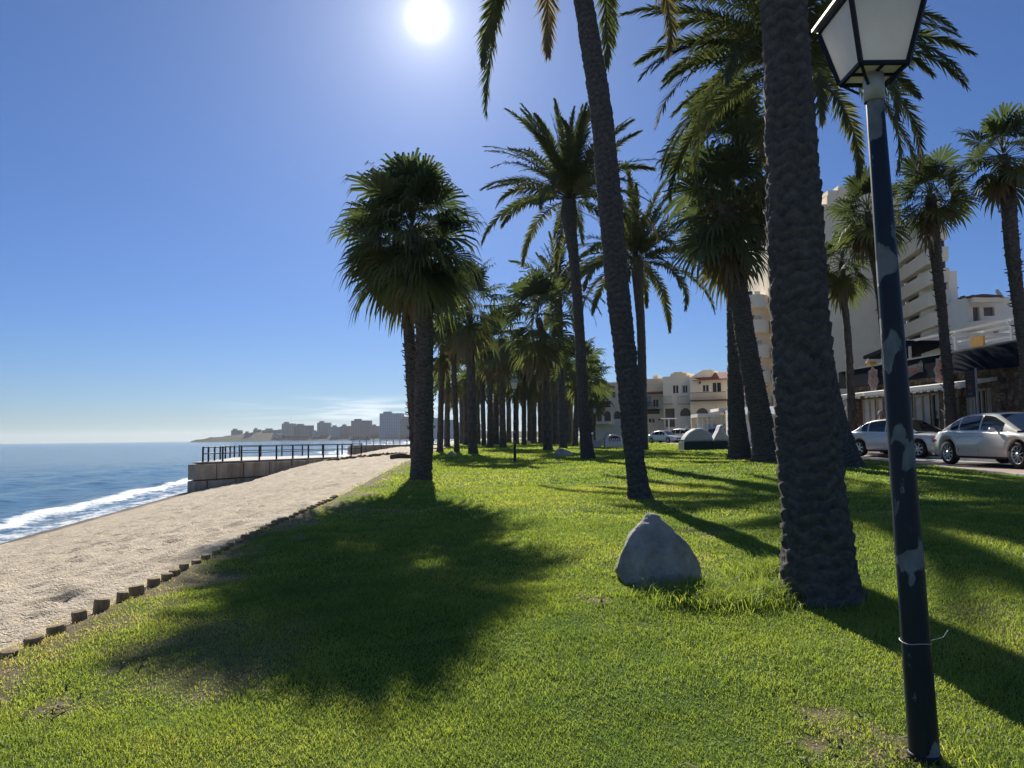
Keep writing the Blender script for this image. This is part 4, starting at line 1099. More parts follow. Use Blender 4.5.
    # wheels
    for xc in (xr, xf):
        for sg in (1, -1):
            y = sg*(hw-.115)
            ax = lambda r, o: [(xc+r*math.cos(t), y+sg*o, wr+r*math.sin(t)) for t in np.linspace(0, 2*math.pi, 28, endpoint=False)]
            w = MB(); rings = [ax(wr*.70, -.09), ax(wr*.96, -.10), ax(wr, -.07), ax(wr, .07), ax(wr*.96, .098), ax(wr*.70, .09)]
            V = [p for r in rings for p in r]
            w.add(V, [(i*28+j, i*28+(j+1) % 28, (i+1)*28+(j+1) % 28, (i+1)*28+j) for i in range(5) for j in range(28)], True)
            wh = w.build('wheel', M['rubber'], root)
            r = MB(); rr1 = [ax(wr*.71, .085), ax(wr*.66, .085), ax(wr*.63, .04)]
            V = [p for q in rr1 for p in q]; r.add(V, [(i*28+j, i*28+(j+1) % 28, (i+1)*28+(j+1) % 28, (i+1)*28+j) for i in range(2) for j in range(28)], True)
            for q in range(10 if kind == 'sedan' else 7):
                t = q*2*math.pi/(10 if kind == 'sedan' else 7)+.2
                r.bar((xc+.05*math.cos(t), y+sg*.075, wr+.05*math.sin(t)), (xc+wr*.68*math.cos(t+.08), y+sg*.075, wr+wr*.68*math.sin(t+.08)), .034 if kind == 'sedan' else .05, .02, up=(0,1,0))
            r.lathe((0,0,0), [(0,.02),(.055,.012),(.06,0)], 12); base = len(r.v)-36
            for i in range(base, len(r.v)): v = r.v[i]; r.v[i] = (xc+v[0], y+sg*(.075+v[2]), wr+v[1])
            r.build('rim', M['rim'], wh)
            d = MB(); V = ax(wr*.64, .0); d.add(V, [tuple(range(28))]); d.build('brake_disc', M['black'], wh)
    return root
def car_by_wheels(name, rear_px, front_px, Yr, Yf, dz, *a, **k):
    ar, _, _ = ray(*rear_px); af, _, _ = ray(*front_px)
    p = Vector((ar*Yr, Yr, 0)); q = Vector((af*Yf, Yf, 0)); d = q-p
    n = Vector((d.y, -d.x, 0)).normalized()       # right of travel
    if (n.dot(-p)) < 0: n = -n                    # towards the camera
    c = p - n*.80
    return make_car(name, (c.x, c.y, float(Rz(Yr))+dz), math.atan2(d.y, d.x), *a, **k)
GC = 'cars parked along the promenade'
car_by_wheels('parked_car', (951, 462), (1021, 467), 21.9, 19.05, .035, M['car_beige'], 'sedan', 'pale champagne sedan at the right edge, parked nearest the camera', GC)
car_by_wheels('parked_car', (860, 457), (916, 458.5), 29.6, 27.2, .03, M['car_silver'], 'saloon', 'older silver sedan parked behind the dark lamp post', GC)
def far_car(px, Y, rz, paint, kind, label):
    a, _, _ = ray(px, 440)
    return make_car('parked_car', (a*Y, Y, float(Rz(Y))+.02), rz, paint, kind, label, GC, hi=False)
far_car(656, 90, R(-55), M['car_white'], 'saloon', 'white car parked just right of the leaning palm')
far_car(679, 93, R(-60), M['car_white'], 'suv', 'white off-road car facing the lawn, left of the stone sculptures')
far_car(663, 108, R(-70), M['car_dark'], 'suv', 'dark car parked behind the two white cars')
far_car(716, 84, R(-60), M['car_blue'], 'suv', 'light blue car seen between the two stone sculptures')
far_car(731, 88, R(-65), M['car_dark'], 'suv', 'dark blue car parked left of the close palm pair')

# ------------------------------------------------------------------ people
def person(loc, rz, h, label, shirt, legs, hair, hat=None, arm=.12):
    root = empty('person', loc, rz, label, 'person')
    k = h/1.75
    J = {}; verts = []; rad = []; edges = []
    def v(n, p, r): J[n] = len(verts); verts.append(Vector(p)*k); rad.append(r*k)
    def e(*ns):
        for a, b in zip(ns, ns[1:]): edges.append((J[a], J[b]))
    v('pel', (0,0,.93), .15); v('waist', (0,.0,1.08), .135); v('chest', (0,0,1.30), .165); v('neck', (0,.01,1.48), .06); v('head0', (0,.02,1.56), .075); v('head1', (0,.03,1.66), .098); v('head2', (0,.02,1.73), .07)
    e('pel','waist','chest','neck','head0','head1','head2')
    for s, n in ((-1,'l'),(1,'r')):
        v('sh'+n, (s*.19,0,1.41), .065); v('el'+n, (s*.25,-.03,1.13), .048); v('wr'+n, (s*.25,arm,.90), .032); v('pa'+n, (s*.25,arm+.04,.83), .034)
        e('chest','sh'+n,'el'+n,'wr'+n,'pa'+n)
        for f in range(4):
            v('f%d%s' % (f, n), (s*.25+(f-1.5)*.018, arm+.06, .775-.004*abs(f-1.5)), .009); v('g%d%s' % (f, n), (s*.25+(f-1.5)*.018, arm+.065, .735-.008*abs(f-1.5)), .008)
            e('pa'+n, 'f%d%s' % (f, n), 'g%d%s' % (f, n))
        v('t'+n, (s*.25-s*.045, arm+.06, .80), .010); e('pa'+n, 't'+n)
        v('hp'+n, (s*.09,0,.88), .105); v('kn'+n, (s*.10,.03,.49), .068); v('an'+n, (s*.10,-.01,.09), .045); v('to'+n, (s*.11,.15,.035), .035)
        e('pel','hp'+n,'kn'+n,'an'+n,'to'+n)
    me = bpy.data.meshes.new('body'); me.from_pydata(verts, edges, [])
    o = link('body', me, [M['skin'], shirt, legs], root)
    sk = o.modifiers.new('skin', 'SKIN'); sk.use_smooth_shade = True
    sv = me.skin_vertices[0].data
    for i, r in enumerate(rad): sv[i].radius = (r, r*(.72 if i in (0, 1, 2) else 1))
    sv[0].use_root = True
    o.modifiers.new('sub', 'SUBSURF').levels = 1; o.modifiers['sub'].render_levels = 1
    dg = bpy.context.evaluated_depsgraph_get(); em = bpy.data.meshes.new_from_object(o.evaluated_get(dg)); o.modifiers.clear()
    o.data = em
    for m_ in (M['skin'], shirt, legs):
        if m_.name not in [x.name for x in em.materials if x]: em.materials.append(m_)
    names = [x.name if x else '' for x in em.materials]
    for p in em.polygons:
        z = p.center.z/k; x = abs(p.center.x)/k
        p.material_index = names.index(M['skin'].name) if (z > 1.47 or (x > .17 and z < .95 and z > .7)) else names.index(shirt.name) if z > .92 else names.index(legs.name)
    hm = MB(); hm.lathe((0,.012*k,1.655*k), [(.112*k,-.03*k),(.118*k,.03*k),(.095*k,.10*k),(.05*k,.135*k),(0,.142*k)], 14)
    hm.v = [(x, y-.02*k if z < 1.72*k and y > .02*k else y, z) for x, y, z in hm.v]
    hm.build('hat' if hat else 'hair', hat or hair, root)
    fm = MB(); fm.lathe((0,.125*k,1.64*k), [(0,-.012*k),(.016*k,-.01*k),(.010*k,.015*k),(0,.03*k)], 8)
    for s in (-1, 1): fm.lathe((s*.035*k,.118*k,1.67*k), [(0,-.008*k),(.012*k,0),(0,.008*k)], 6)
    fm.build('face', M['skin'], root)
    return root
a, _, _ = ray(880.5, 412)
person((a*31.5, 31.5, float(Rz(31.5))+.06), R(200), 1.78, 'grey-haired person in dark clothes standing behind the silver sedan', M['cloth_dark'], M['cloth_dark'], M['hair_grey'])
a, _, _ = ray(687, 440)
person((a*80, 80, float(Rz(80))+.02), R(150), 1.8, 'person in black with a white cap beside the white off-road car', M['cloth_dark'], M['cloth_dark'], M['hair_grey'], M['cloth_white'])

# ------------------------------------------------------------------ sculptures / planters at the end of the lawn
def sculpt(name, prof, px, Y, depth, label, cat, mat, scale=1.0, z0=None, parts=None, bev=.06):
    """side outline (metres, facing the camera) given real thickness"""
    a, _, _ = ray(px, 440); zz = gz(a*Y, Y) if z0 is None else z0
    root = empty(name, (a*Y, Y, zz), 0, label, cat)
    m = MB(); m.prism([(x*scale, -depth/2, z*scale) for x, z in prof], (0, depth, 0)); m.build('stone_body', mat, root, bevel=bev)
    for nm, pr, d, mt in (parts or []):
        m = MB(); m.prism([(x*scale, -d/2, z*scale) for x, z in pr], (0, d, 0)); m.build(nm, mt, root, bevel=.02)
    return root
YS = 47.0; k = mpp(700, 440, YS)
a, _, _ = ray(694, 440); zz = gz(a*YS, YS)
def pxl(lst, cx, by): return [((x-cx)*k, (by-y)*k) for x, y in lst]
sculpt('stone_sculpture', pxl([(682,442),(683,437),(688,432),(694,428.5),(700,428),(706,430.5),(709,434),(712,441.5)], 694, 450), 694, YS, 1.3, 'grey dome shaped stone sculpture on a dark hedge planter', 'sculpture', M['white_stone'],
       parts=[('planter_hedge', pxl([(681,450.5),(681,441.6),(709,441.6),(709,450.5)], 694, 450), 1.6, M['planter'])], bev=.15)
sculpt('stone_sculpture', pxl([(711,441.5),(717,431),(719,425.5),(722.5,425),(723,433),(727,437),(728,441.5)], 718, 450), 718, YS, 1.0, 'upright pale pointed stone sculpture next to the close palm pair', 'sculpture', M['white_stone'],
       parts=[('planter_base', pxl([(709.5,451),(709.5,441.6),(728.5,441.6),(728.5,451)], 718, 450), 1.5, M['planter'])], bev=.1)
YB = 60.0; k = mpp(600, 440, YB)
sculpt('boat_sculpture', pxl([(590,444.5),(589.5,434),(591,431),(593,429),(594,430),(592.5,433),(593.5,437),(597,438),(601,436),(604,432),(606.5,428),(608.5,428.5),(607.5,431),(604.5,434),(602,440),(600,444.5)], 599, 445), 599, YB, .9, 'white curved sculpture with two upturned arms at the end of the lawn', 'sculpture', M['white_stone'], bev=.05)
def half(cx, by, w, h, n=14): return [(cx-w/2, by)]+[(cx-w/2*math.cos(t), by-h*.45-h*.55*math.sin(t)) for t in np.linspace(0, math.pi, n)]+[(cx+w/2, by)]
root = sculpt('rounded_sign', pxl(half(613, 444.5, 18, 13), 613, 445), 613, YB, .8, 'white rounded sign block with dark red lettering left of the leaning palm', 'sign', M['white_paint'],
       parts=[('sign_panel', pxl(half(614, 438.4, 11.5, 5.2), 613, 445), .86, M['red_panel'])], bev=.08)
m = MB()
for i in range(5):
    x = (-3.4+i*2.1)*k; z = (445-437.6)*k; m.box((x, -.44, z+.07), (.10,.02,.20)); m.box((x+.05, -.44, z+(.15 if i % 2 else 0)), (.14,.02,.05))
m.build('lettering', M['white_paint'], root)
# ------------------------------------------------------------------ buildings
class Bld:
    """local frame: origin at the base of the front's left end; u along the front, n outward to the viewer, z up"""
    def __init__(s, name, o, d, label, cat='building', group=None):
        o = Vector(o); d = Vector((d[0], d[1], 0)).normalized()
        n = Vector((d.y, -d.x, 0))
        if n.dot(Vector((-o.x, -o.y, 0))) < 0: n = -n
        s.d, s.n, s.o = d, n, o
        s.root = empty(name, o, 0, label, cat, group)
    def P(s, u, n, z): return s.d*u+s.n*n+Vector((0,0,z))
    def box(s, m, u0, u1, n0, n1, z0, z1):
        V = [s.P(u, n, z) for u in (u0, u1) for n in (n0, n1) for z in (z0, z1)]
        m.add(V, [(0,1,3,2),(4,6,7,5),(0,4,5,1),(2,3,7,6),(0,2,6,4),(1,5,7,3)]); return m
    def part(s, name, mat, *boxes, bevel=0):
        m = MB()
        for b in boxes: s.box(m, *b)
        return m.build(name, mat, s.root, bevel=bevel)
    def U(s, px, py=430):
        a, _, _ = ray(px, py)                    # where the pixel ray meets the front line
        # (o + d u).x = a*(o+d u).y
        return (a*s.o.y-s.o.x)/(s.d.x-a*s.d.y)
    def Z(s, px, py):
        u = s.U(px, py); y = s.o.y+s.d.y*u; return ray(px, py)[1]*y-s.o.z
    def wall(s, name, mat, u0, u1, z0, z1, ops=(), n=0.0, depth=.35, win=True, frame=None, glass=None, arch_n=8):
        """front wall with real openings; ops: (u0,u1,z0,z1,kind) kind: w window, a arched opening, o open loggia"""
        m = MB()
        us = sorted({u0, u1, *[o[0] for o in ops], *[o[1] for o in ops]}); zs = sorted({z0, z1, *[o[2] for o in ops], *[o[3] for o in ops]})
        for ua, ub in zip(us, us[1:]):
            for za, zb in zip(zs, zs[1:]):
                cu, cz = (ua+ub)/2, (za+zb)/2
                if any(o[0] < cu < o[1] and o[2] < cz < o[3] for o in ops): continue
                m.quad(s.P(ua, n, za), s.P(ub, n, za), s.P(ub, n, zb), s.P(ua, n, zb))
        for o in ops:
            a, b, c, d, k = o
            m.quad(s.P(a, n, c), s.P(a, n, d), s.P(a, n-depth, d), s.P(a, n-depth, c)); m.quad(s.P(b, n, c), s.P(b, n, d), s.P(b, n-depth, d), s.P(b, n-depth, c))
            m.quad(s.P(a, n, d), s.P(b, n, d), s.P(b, n-depth, d), s.P(a, n-depth, d)); m.quad(s.P(a, n, c), s.P(b, n, c), s.P(b, n-depth, c), s.P(a, n-depth, c))
            if k == 'a':
                r = (b-a)/2; zc = d-r; cu = (a+b)/2
                for sg in (-1, 1):
                    arc = [s.P(cu+sg*r*math.cos(t), n, zc+r*math.sin(t)) for t in np.linspace(0, math.pi/2, arch_n)]
                    cor = s.P(cu+sg*r, n, d)
                    for p, q in zip(arc, arc[1:]): m.add([cor, p, q], [(0,1,2)])
                    dd = s.n*-depth
                    for p, q in zip(arc, arc[1:]): m.quad(p, q, q+dd, p+dd)
        w = m.build(name, mat, s.root, fix=False)
        for o in ops:
            a, b, c, d, k = o
            g = MB(); back = n-depth+.02
            g.quad(s.P(a, back, c), s.P(b, back, c), s.P(b, back, d), s.P(a, back, d))
            if k == 'w':
                gl = g.build('window', glass or M['glass_dark'], s.root, fix=False)
                f = MB(); t = .07
                for q in ((a, a+t, c, d), (b-t, b, c, d), ((a+b)/2-t/2, (a+b)/2+t/2, c, d), (a+t, b-t, c, c+t), (a+t, b-t, d-t, d)):
                    s.box(f, q[0], q[1], back+.004, back+.07, q[2]+.001, q[3]-.001)
                f.build('frame', frame or M['white_paint'], gl)
            else:
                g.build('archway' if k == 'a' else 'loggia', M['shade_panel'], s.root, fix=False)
        return w
    def shell(s, name, mat, u0, u1, n0, n1, z0, z1):        # the rest of the volume behind the front
        m = MB()
        A, B, C, D = [(u0, n0), (u1, n0), (u1, n1), (u0, n1)]
        for p, q in ((B, C), (C, D), (D, A)):
            m.quad(s.P(*p, z0), s.P(*q, z0), s.P(*q, z1), s.P(*p, z1))
        m.quad(*[s.P(*p, z1) for p in (A, B, C, D)])
        return m.build(name, mat, s.root, fix=False)
    def balcony(s, u0, u1, z, n0=0, out=1.1, h=.95, mat=None, name='balcony', rail=False):
        m = MB(); s.box(m, u0, u1, n0+.003, n0+out, z-.15, z)
        if rail:
            for i in range(int((u1-u0)/.14)+1): s.box(m, u0+i*.14, u0+i*.14+.03, n0+out-.04, n0+out-.01, z+.001, z+h)
            s.box(m, u0, u1, n0+out-.06, n0+out, z+h+.001, z+h+.06)
        else:
            s.box(m, u0, u1, n0+out-.12, n0+out-.002, z+.001, z+h); s.box(m, u0+.001, u0+.12, n0+.004, n0+out-.121, z+.001, z+h-.002); s.box(m, u1-.12, u1-.001, n0+.004, n0+out-.121, z+.001, z+h-.002)
        return m.build(name, mat or M['wall_white'], s.root)
    def tileroof(s, u0, u1, z, rise, n0=.6, n1=-2.5, name='tile_roof'):
        m = MB()
        a = [s.P(u0, n0, z), s.P(u1, n0, z), s.P(u1, n1, z+rise), s.P(u0, n1, z+rise)]
        t = Vector((0,0,.14)); m.add(a+[p+t for p in a], [(0,1,2,3),(7,6,5,4),(0,4,5,1),(1,5,6,2),(2,6,7,3),(3,7,4,0)])
        return m.build(name, M['tiles'], s.root)

# --- arcade houses, about a hundred metres away
GR = -.93
def px_ops(b, lst): return [(b.U(x0), b.U(x1), b.Z((x0+x1)/2, y1), b.Z((x0+x1)/2, y0), k) for x0, x1, y0, y1, k in lst]
def house(px0, px1, top, Y0, Y1, mat, label, ops, extra=None):
    a0, _, _ = ray(px0, 430); a1, _, _ = ray(px1, 430)
    o = Vector((a0*Y0, Y0, GR)); e = Vector((a1*Y1, Y1, GR))
    b = Bld('arcade_house', o, e-o, label, 'house', 'white arcade houses across the promenade')
    W = (e-o).length; H = b.Z((px0+px1)/2, top)
    b.wall('front_wall', mat, 0, W, 0, H, px_ops(b, ops)); b.shell('side_walls', mat, 0, W, 0, -10, -.3, H-.02)
    if extra: extra(b, W, H)
    return b
def ex1(b, W, H):
    b.tileroof(b.U(600), b.U(616), b.Z(606, 389), .8, .5, -1.2)
    b.part('chimney', M['wall_white'], (b.U(609), b.U(614), -3, -4.2, H-.3, b.Z(611, 379)))
    b.balcony(b.U(604), b.U(611.5), b.Z(607, 406), rail=True, mat=M['dark_metal']); b.balcony(b.U(596), b.U(602), b.Z(600, 405), rail=True, mat=M['dark_metal'])
    b.part('shop_canopy', M['white_cloth'], (b.U(594), b.U(615), .05, 2.2, b.Z(605, 424.5), b.Z(605, 421.5)))
house(586, 634, 382.5, 112, 108, M['wall_grey'], 'pale arcade house left of the leaning palm with iron balconies',
      [(594.5,597.5,394,399,'w'), (607,610,393.5,397,'w'), (612.2,616,391,398,'w'), (604,611,401,405.5,'o'), (596.5,602,412,422,'o'), (603.8,611,411,421.5,'a'), (613.5,621,411,419,'a')], ex1)
def ex2(b, W, H):
    b.tileroof(b.U(647), b.U(665), b.Z(656, 394.5), 1.0, .7, -2)
    b.part('chimney', M['wall_ochre'], (b.U(650), b.U(655), -2, -3.5, H-.3, b.Z(652, 374.5)))
    b.part('blue_awning', M['car_blue'], (b.U(646), b.U(652), .1, .5, b.Z(650, 406), b.Z(650, 396.5)))
    b.balcony(b.U(646), b.U(661), b.Z(654, 409.5), rail=True, mat=M['dark_metal'], out=1.4)
house(634, 664, 379, 106, 104, M['wall_ochre'], 'ochre arcade house with a lean-to tiled roof, right of the leaning palm',
      [(653,659,399,407,'w'), (647,660,410,414,'o'), (648,655,418,423,'w'), (658,663,418,421,'w')], ex2)
def ex3(b, W, H):
    b.part('gable_step', M['wall_white'], (b.U(672), b.U(688), -.02, -4, H-.01, b.Z(680, 373.2)))
    b.part('gable_step', M['wall_white'], (b.U(675), b.U(684), -.04, -4, b.Z(680, 373.3), b.Z(680, 371.8)))
    b.balcony(b.U(664), b.U(674), b.Z(669, 403.5), rail=True, mat=M['shutter'], out=.7); b.balcony(b.U(680), b.U(691), b.Z(685, 403.5), rail=True, mat=M['shutter'], out=.7)
house(664, 691, 376, 103, 101, M['wall_cream'], 'cream stepped-gable arcade house behind the white cars',
      [(673,679.5,385,393.5,'w'), (683,688.5,385,393,'w'), (665,675,408.5,427,'o'), (680,691.5,408,416,'a')], ex3)
def ex4(b, W, H):
    m = MB(); u0, u1, u2 = b.U(690), b.U(705), b.U(713); z = b.Z(700, 370)
    m.prism([b.P(u0, -.05, H-.01), b.P(u1, -.05, z), b.P(u2, -.05, z), b.P(u2, -.05, H-.01)], b.n*-5); m.build('gable', M['wall_cream'], b.root)
    b.tileroof(b.U(696), b.U(732), b.Z(712, 380.5), 1.1, 1.0, -2.2)
    b.balcony(b.U(693), b.U(729), b.Z(710, 400), rail=True, mat=M['brown_frame'], out=1.2)
    b.part('wall_lamp', M['dark_metal'], (b.U(701.2), b.U(702), .01, .3, b.Z(701, 384), b.Z(701, 381.5)))
house(691, 760, 376.5, 100, 96, M['wall_cream'], 'cream arcade house with red tiled roof and long balcony, left of the close palm pair',
      [(703.2,710,384.5,392,'w'), (713,722.5,382,392,'w'), (696,709,408,416.2,'a'), (713,720.5,407.5,412.5,'a'), (724,731,408,414,'a')], ex4)

# --- white canopy terrace and white kiosk
Y = 86; a0, _, _ = ray(698, 430); a1, _, _ = ray(738, 430); o = Vector((a0*Y, Y, GR))
b = Bld('canopy_terrace', o, (1,-.05), 'white canopied cafe terrace in front of the cream arcade house', 'terrace'); W = (a1-a0)*Y
b.part('canopy', M['white_cloth'], (0, W*.55, 0, -4, b.Z(710, 417), b.Z(710, 413.5))); b.part('canopy', M['white_cloth'], (W*.5, W, .6, -4, b.Z(730, 411), b.Z(730, 408)))
for i in range(9): b.part('post', M['white_paint'], (W*i/8.5, W*i/8.5+.14, -.3, -.44, 0, b.Z(715, 417)))
b.part('screen', M['curtain'], (.3, W-.2, -1.2, -1.25, 0, b.Z(715, 424)))
b.part('back_wall', M['wall_white'], (0, W, -4.0, -4.2, 0, b.Z(715, 414)))
Y = 58; a0, _, _ = ray(738, 430); a1, _, _ = ray(800, 430); o = Vector((a0*Y, Y, -.94))
b = Bld('kiosk', o, (1,-.1), 'white beach kiosk with pale awning seen between the palm pair and the massive trunk', 'kiosk'); W = (a1-a0)*Y
b.wall('front_wall', M['white_paint'], 0, W, 0, 3.0, [(1.2,2.0,.9,2.3,'w'), (2.6,3.3,.1,2.3,'w'), (3.7,4.6,.9,2.3,'w')], glass=M['glass_dark']); b.shell('side_walls', M['white_paint'], 0, W, 0, -5, 0, 3.0)
m = MB(); m.prism([b.P(0,.05,2.7), b.P(0,1.6,2.35), b.P(0,1.6,2.45), b.P(0,.05,3.1)], b.d*W); m.build('awning', M['white_cloth'], b.root)

# --- tall apartment block
Y = 85; o = at(800, 430, Y); o.z = GR
a0, _, _ = ray(777, 430); o = Vector((a0*Y, Y, GR))
b = Bld('apartment_block', o, (1,0), 'tall beige apartment block with stacked rounded balconies, behind the lamp post', 'building')
U = b.U; Zt = b.Z(835, 204); Zt2 = b.Z(870, 190)
uA, uB, uC = U(777), U(838), U(894)
sl = [(U(812), U(816), b.Z(813, 395), b.Z(813, 365), 'w'), (U(812), U(816), b.Z(813, 350), b.Z(813, 325), 'w')]
b.wall('gable_wall', M['wall_white'], uA, uB, 0, Zt, [(U(806), U(811), b.Z(808, 222), b.Z(808, 213), 'w'), (U(820), U(826), b.Z(823, 222), b.Z(823, 213), 'w')])
b.shell('side_walls', M['wall_white'], uA, uB, 0, -14, 0, Zt)
b.wall('gable_wall', M['wall_white'], uB, uC+2, 0, Zt2, [(U(862), U(866.5), b.Z(864, 278), b.Z(864, 254), 'w')], n=.05); b.shell('side_walls', M['wall_white'], uB, uC+2, .05, -14, 0, Zt2)
b.part('string_course', M['shutter'], (U(822), U(893), .052, .10, b.Z(850, 280), b.Z(850, 279)))
b.part('stair_shaft', M['wall_grey'], (U(818), U(822), .004, .6, 0, b.Z(820, 330)))
b.part('roof_parapet', M['wall_white'], (U(836), U(846), .3, -4, Zt-.5, b.Z(840, 196)), (U(848), U(860), .2, -6, Zt2-.5, b.Z(852, 188)))
b.part('chimney', M['wall_grey'], (U(851), U(856), -.5, -2, Zt2, b.Z(853, 184)), (U(838), U(842), -.6, -2, Zt, b.Z(839, 194)))
# rounded balconies on the left stack
fl = 25*mpp(765, 350, Y); z0 = b.Z(765, 430)
def round_balcony(uc, r, z, n0, h=1.25, squash=1.0):
    m = MB(); k = 14; an = np.linspace(0, math.pi, k)
    out = [b.P(uc-r*math.cos(t), n0+r*squash*math.sin(t), z) for t in an]; inn = [b.P(uc-(r-.15)*math.cos(t), n0+(r-.15)*squash*math.sin(t), z) for t in an]
    up = Vector((0,0,h)); dn = Vector((0,0,-.25))
    for i in range(k-1):
        m.quad(out[i]+dn, out[i+1]+dn, out[i+1]+up, out[i]+up); m.quad(inn[i], inn[i+1], inn[i+1]+up, inn[i]+up); m.quad(out[i]+up, out[i+1]+up, inn[i+1]+up, inn[i]+up)
    m.add([p+dn for p in out], [tuple(range(k))]); m.add([p+Vector((0,0,.01)) for p in inn], [tuple(range(k))])
    return m.build('balcony', M['wall_white'], b.root)
uL = U(752); rec = U(752)
b.part('balcony_wing', M['wall_cream'], (U(751), uA+.01, -2.0, -5, 0, b.Z(765, 292)))
for i in range(6):
    z = b.Z(765, 431-25.2*i)
    round_balcony(U(762), (U(777)-U(745))/2, z, -1.98, squash=1.15)
    b.part('balcony_door', M['glass_dark'], (U(757), U(763), -1.99, -1.95, z+.05, z+2.0)); b.part('balcony_curtain', M['curtain'], (U(765), U(771), -1.99, -1.94, z+.05, z+2.0))
# projecting wing with the slanting balcony stack
d2 = Vector((-.2, -.98, 0)).normalized()
oW = b.o+b.d*(uC+1.2); L2 = 11.0; hS = 21.6*mpp(925, 290, 74)
wing_n = Vector((d2.y, -d2.x, 0)); wing_n = wing_n if wing_n.x < 0 else -wing_n
mb = MB()
zw = b.Z(905, 226)
q0 = oW-b.o; q1 = q0+d2*L2
mb.prism([q0+b.d*.9, q1+b.d*.9, q1+b.d*1.55, q0+b.d*1.55], (0,0,zw)); mb.build('balcony_wing', M['wall_cream'], b.root)
zf = ray(929, 301)[1]*74-b.o.z
for i in range(-6, 4):
    z = zf+(i)*hS-.1
    if z < .5: continue
    m = MB(); up = Vector((0,0,1.25)); t = Vector((0,0,-.22))
    pl = [q0, q0+d2*(L2-1.2), q0+d2*(L2+.1)+b.d*.35, q0+d2*(L2+.5)+b.d*1.0, q0+d2*(L2+.4)+b.d*1.6]
    base = Vector((0,0,z)); inn = [p+b.d*.18-d2*.12 for p in pl]
    for p, q, p2, q2 in zip(pl, pl[1:], inn, inn[1:]):
        m.quad(p+base+t, q+base+t, q+base+up, p+base+up); m.quad(p2+base, q2+base, q2+base+up, p2+base+up); m.quad(p+base+up, q+base+up, q2+base+up, p2+base+up)
    m.add([p+base+t for p in pl]+[q0+b.d*1.6+base+t], [tuple(range(6))]); m.build('balcony', M['wall_white'], b.root)
    m = MB(); m.prism([q0+d2*1.0+b.d*.88+base, q0+d2*4.2+b.d*.88+base, q0+d2*4.2+b.d*.88+base+Vector((0,0,2.0)), q0+d2*1.0+b.d*.88+base+Vector((0,0,2.0))], b.d*-.04); m.build('balcony_door', M['glass_dark'], b.root)
    m = MB(); m.prism([q1+d2*.02+b.d*1.0+base, q1+d2*.02+b.d*1.45+base, q1+d2*.02+b.d*1.45+base+Vector((0,0,2.0)), q1+d2*.02+b.d*1.0+base+Vector((0,0,2.0))], d2*.04); m.build('balcony_door', M['glass_dark'], b.root)

# --- lower wing with arched windows and the small tiled house
Y = 76; a0, _, _ = ray(944.5, 430); o = Vector((a0*Y, Y, GR))
b = Bld('stair_wing', o, (1,.06), 'cream lower wing with a square tower and small arched windows, right of the apartment block', 'building'); U = b.U
b.wall('front_wall', M['wall_cream'], 0, U(957), 0, b.Z(945, 279), [(U(947.3), U(950.3), b.Z(948, 320.5), b.Z(948, 310.5), 'a'), (U(952), U(954.8), b.Z(953, 320.5), b.Z(953, 310.5), 'a')], depth=.4)
b.shell('side_walls', M['wall_cream'], 0, U(957), 0, -3, 0, b.Z(945, 279))
b.part('tower', M['wall_cream'], (U(954.5), U(963.5), .3, -5, 0, b.Z(959, 271.5)))
b.part('tower', M['wall_cream'], (U(963.5)+.01, U(967), -.4, -5, 0, b.Z(965, 288)))
b.part('roof_cap', M['brown_frame'], (U(963.8), U(968), -.2, -4, b.Z(965, 288)+.01, b.Z(965, 286.5)))
m = MB(); m.prism([b.P(U(943), .2, b.Z(943, 268)), b.P(U(955), .2, b.Z(955, 272)), b.P(U(955), .2, b.Z(955, 274)), b.P(U(943), .2, b.Z(943, 271))], b.n*-3); m.build('roof_beam', M['wall_white'], b.root)
b.wall('link_wall', M['wall_cream'], U(967)+.01, U(982), 0, b.Z(975, 300), [(U(968), U(971), b.Z(969, 321), b.Z(969, 312.5), 'a'), (U(973.5), U(976.5), b.Z(975, 321), b.Z(975, 312.5), 'a')], n=-.5, depth=.4)
b.part('terrace_awning', M['brown_frame'], (U(948), U(972), .1, 2.0, b.Z(958, 330), b.Z(958, 327.5)))
Y = 70; a0, _, _ = ray(976, 430); o = Vector((a0*Y, Y, GR))
b = Bld('tiled_house', o, (1,.0), 'cream house with dark red tiled roof and curved balcony, near the right edge', 'house'); U = b.U
b.wall('front_wall', M['wall_cream'], U(978), U(1060), 0, b.Z(995, 296), [(U(983), U(990), b.Z(986, 325), b.Z(986, 306), 'o'), (U(994), U(1005), b.Z(1000, 315), b.Z(1000, 306), 'o'), (U(1002), U(1008), b.Z(1005, 333), b.Z(1005, 323), 'w')], n=-.5)
b.shell('side_walls', M['wall_cream'], U(978), U(1060), -.5, -8, 0, b.Z(995, 296))
m = MB(); z0 = b.Z(990, 305); m.prism([b.P(U(970), 1.6, z0), b.P(U(1001), 1.6, z0), b.P(U(1008), -.2, b.Z(1006, 291)), b.P(U(1008), -.2, b.Z(1006, 288.5)), b.P(U(1001), 1.7, z0+.35), b.P(U(970), 1.7, z0+.45)], b.n*-.4); m.build('eave', M['wall_white'], b.root)
m = MB(); A_ = [b.P(U(974.5), 1.4, z0+.45), b.P(U(1000), 1.4, z0+.5), b.P(U(1008), -2.5, b.Z(1006, 290.5)), b.P(U(981), -2.5, b.Z(983, 294.5))]
m.add(A_+[p+Vector((0,0,.18)) for p in A_], [(0,1,2,3),(4,5,6,7),(0,4,5,1),(1,5,6,2),(2,6,7,3),(3,7,4,0)]); m.build('tile_roof', M['tiles'], b.root)
b.part('chimney', M['brown_frame'], (U(984), U(986), -2, -2.6, b.Z(985, 297), b.Z(985, 291.5)), (U(994), U(996), -2, -2.6, b.Z(995, 296), b.Z(995, 290.5)))
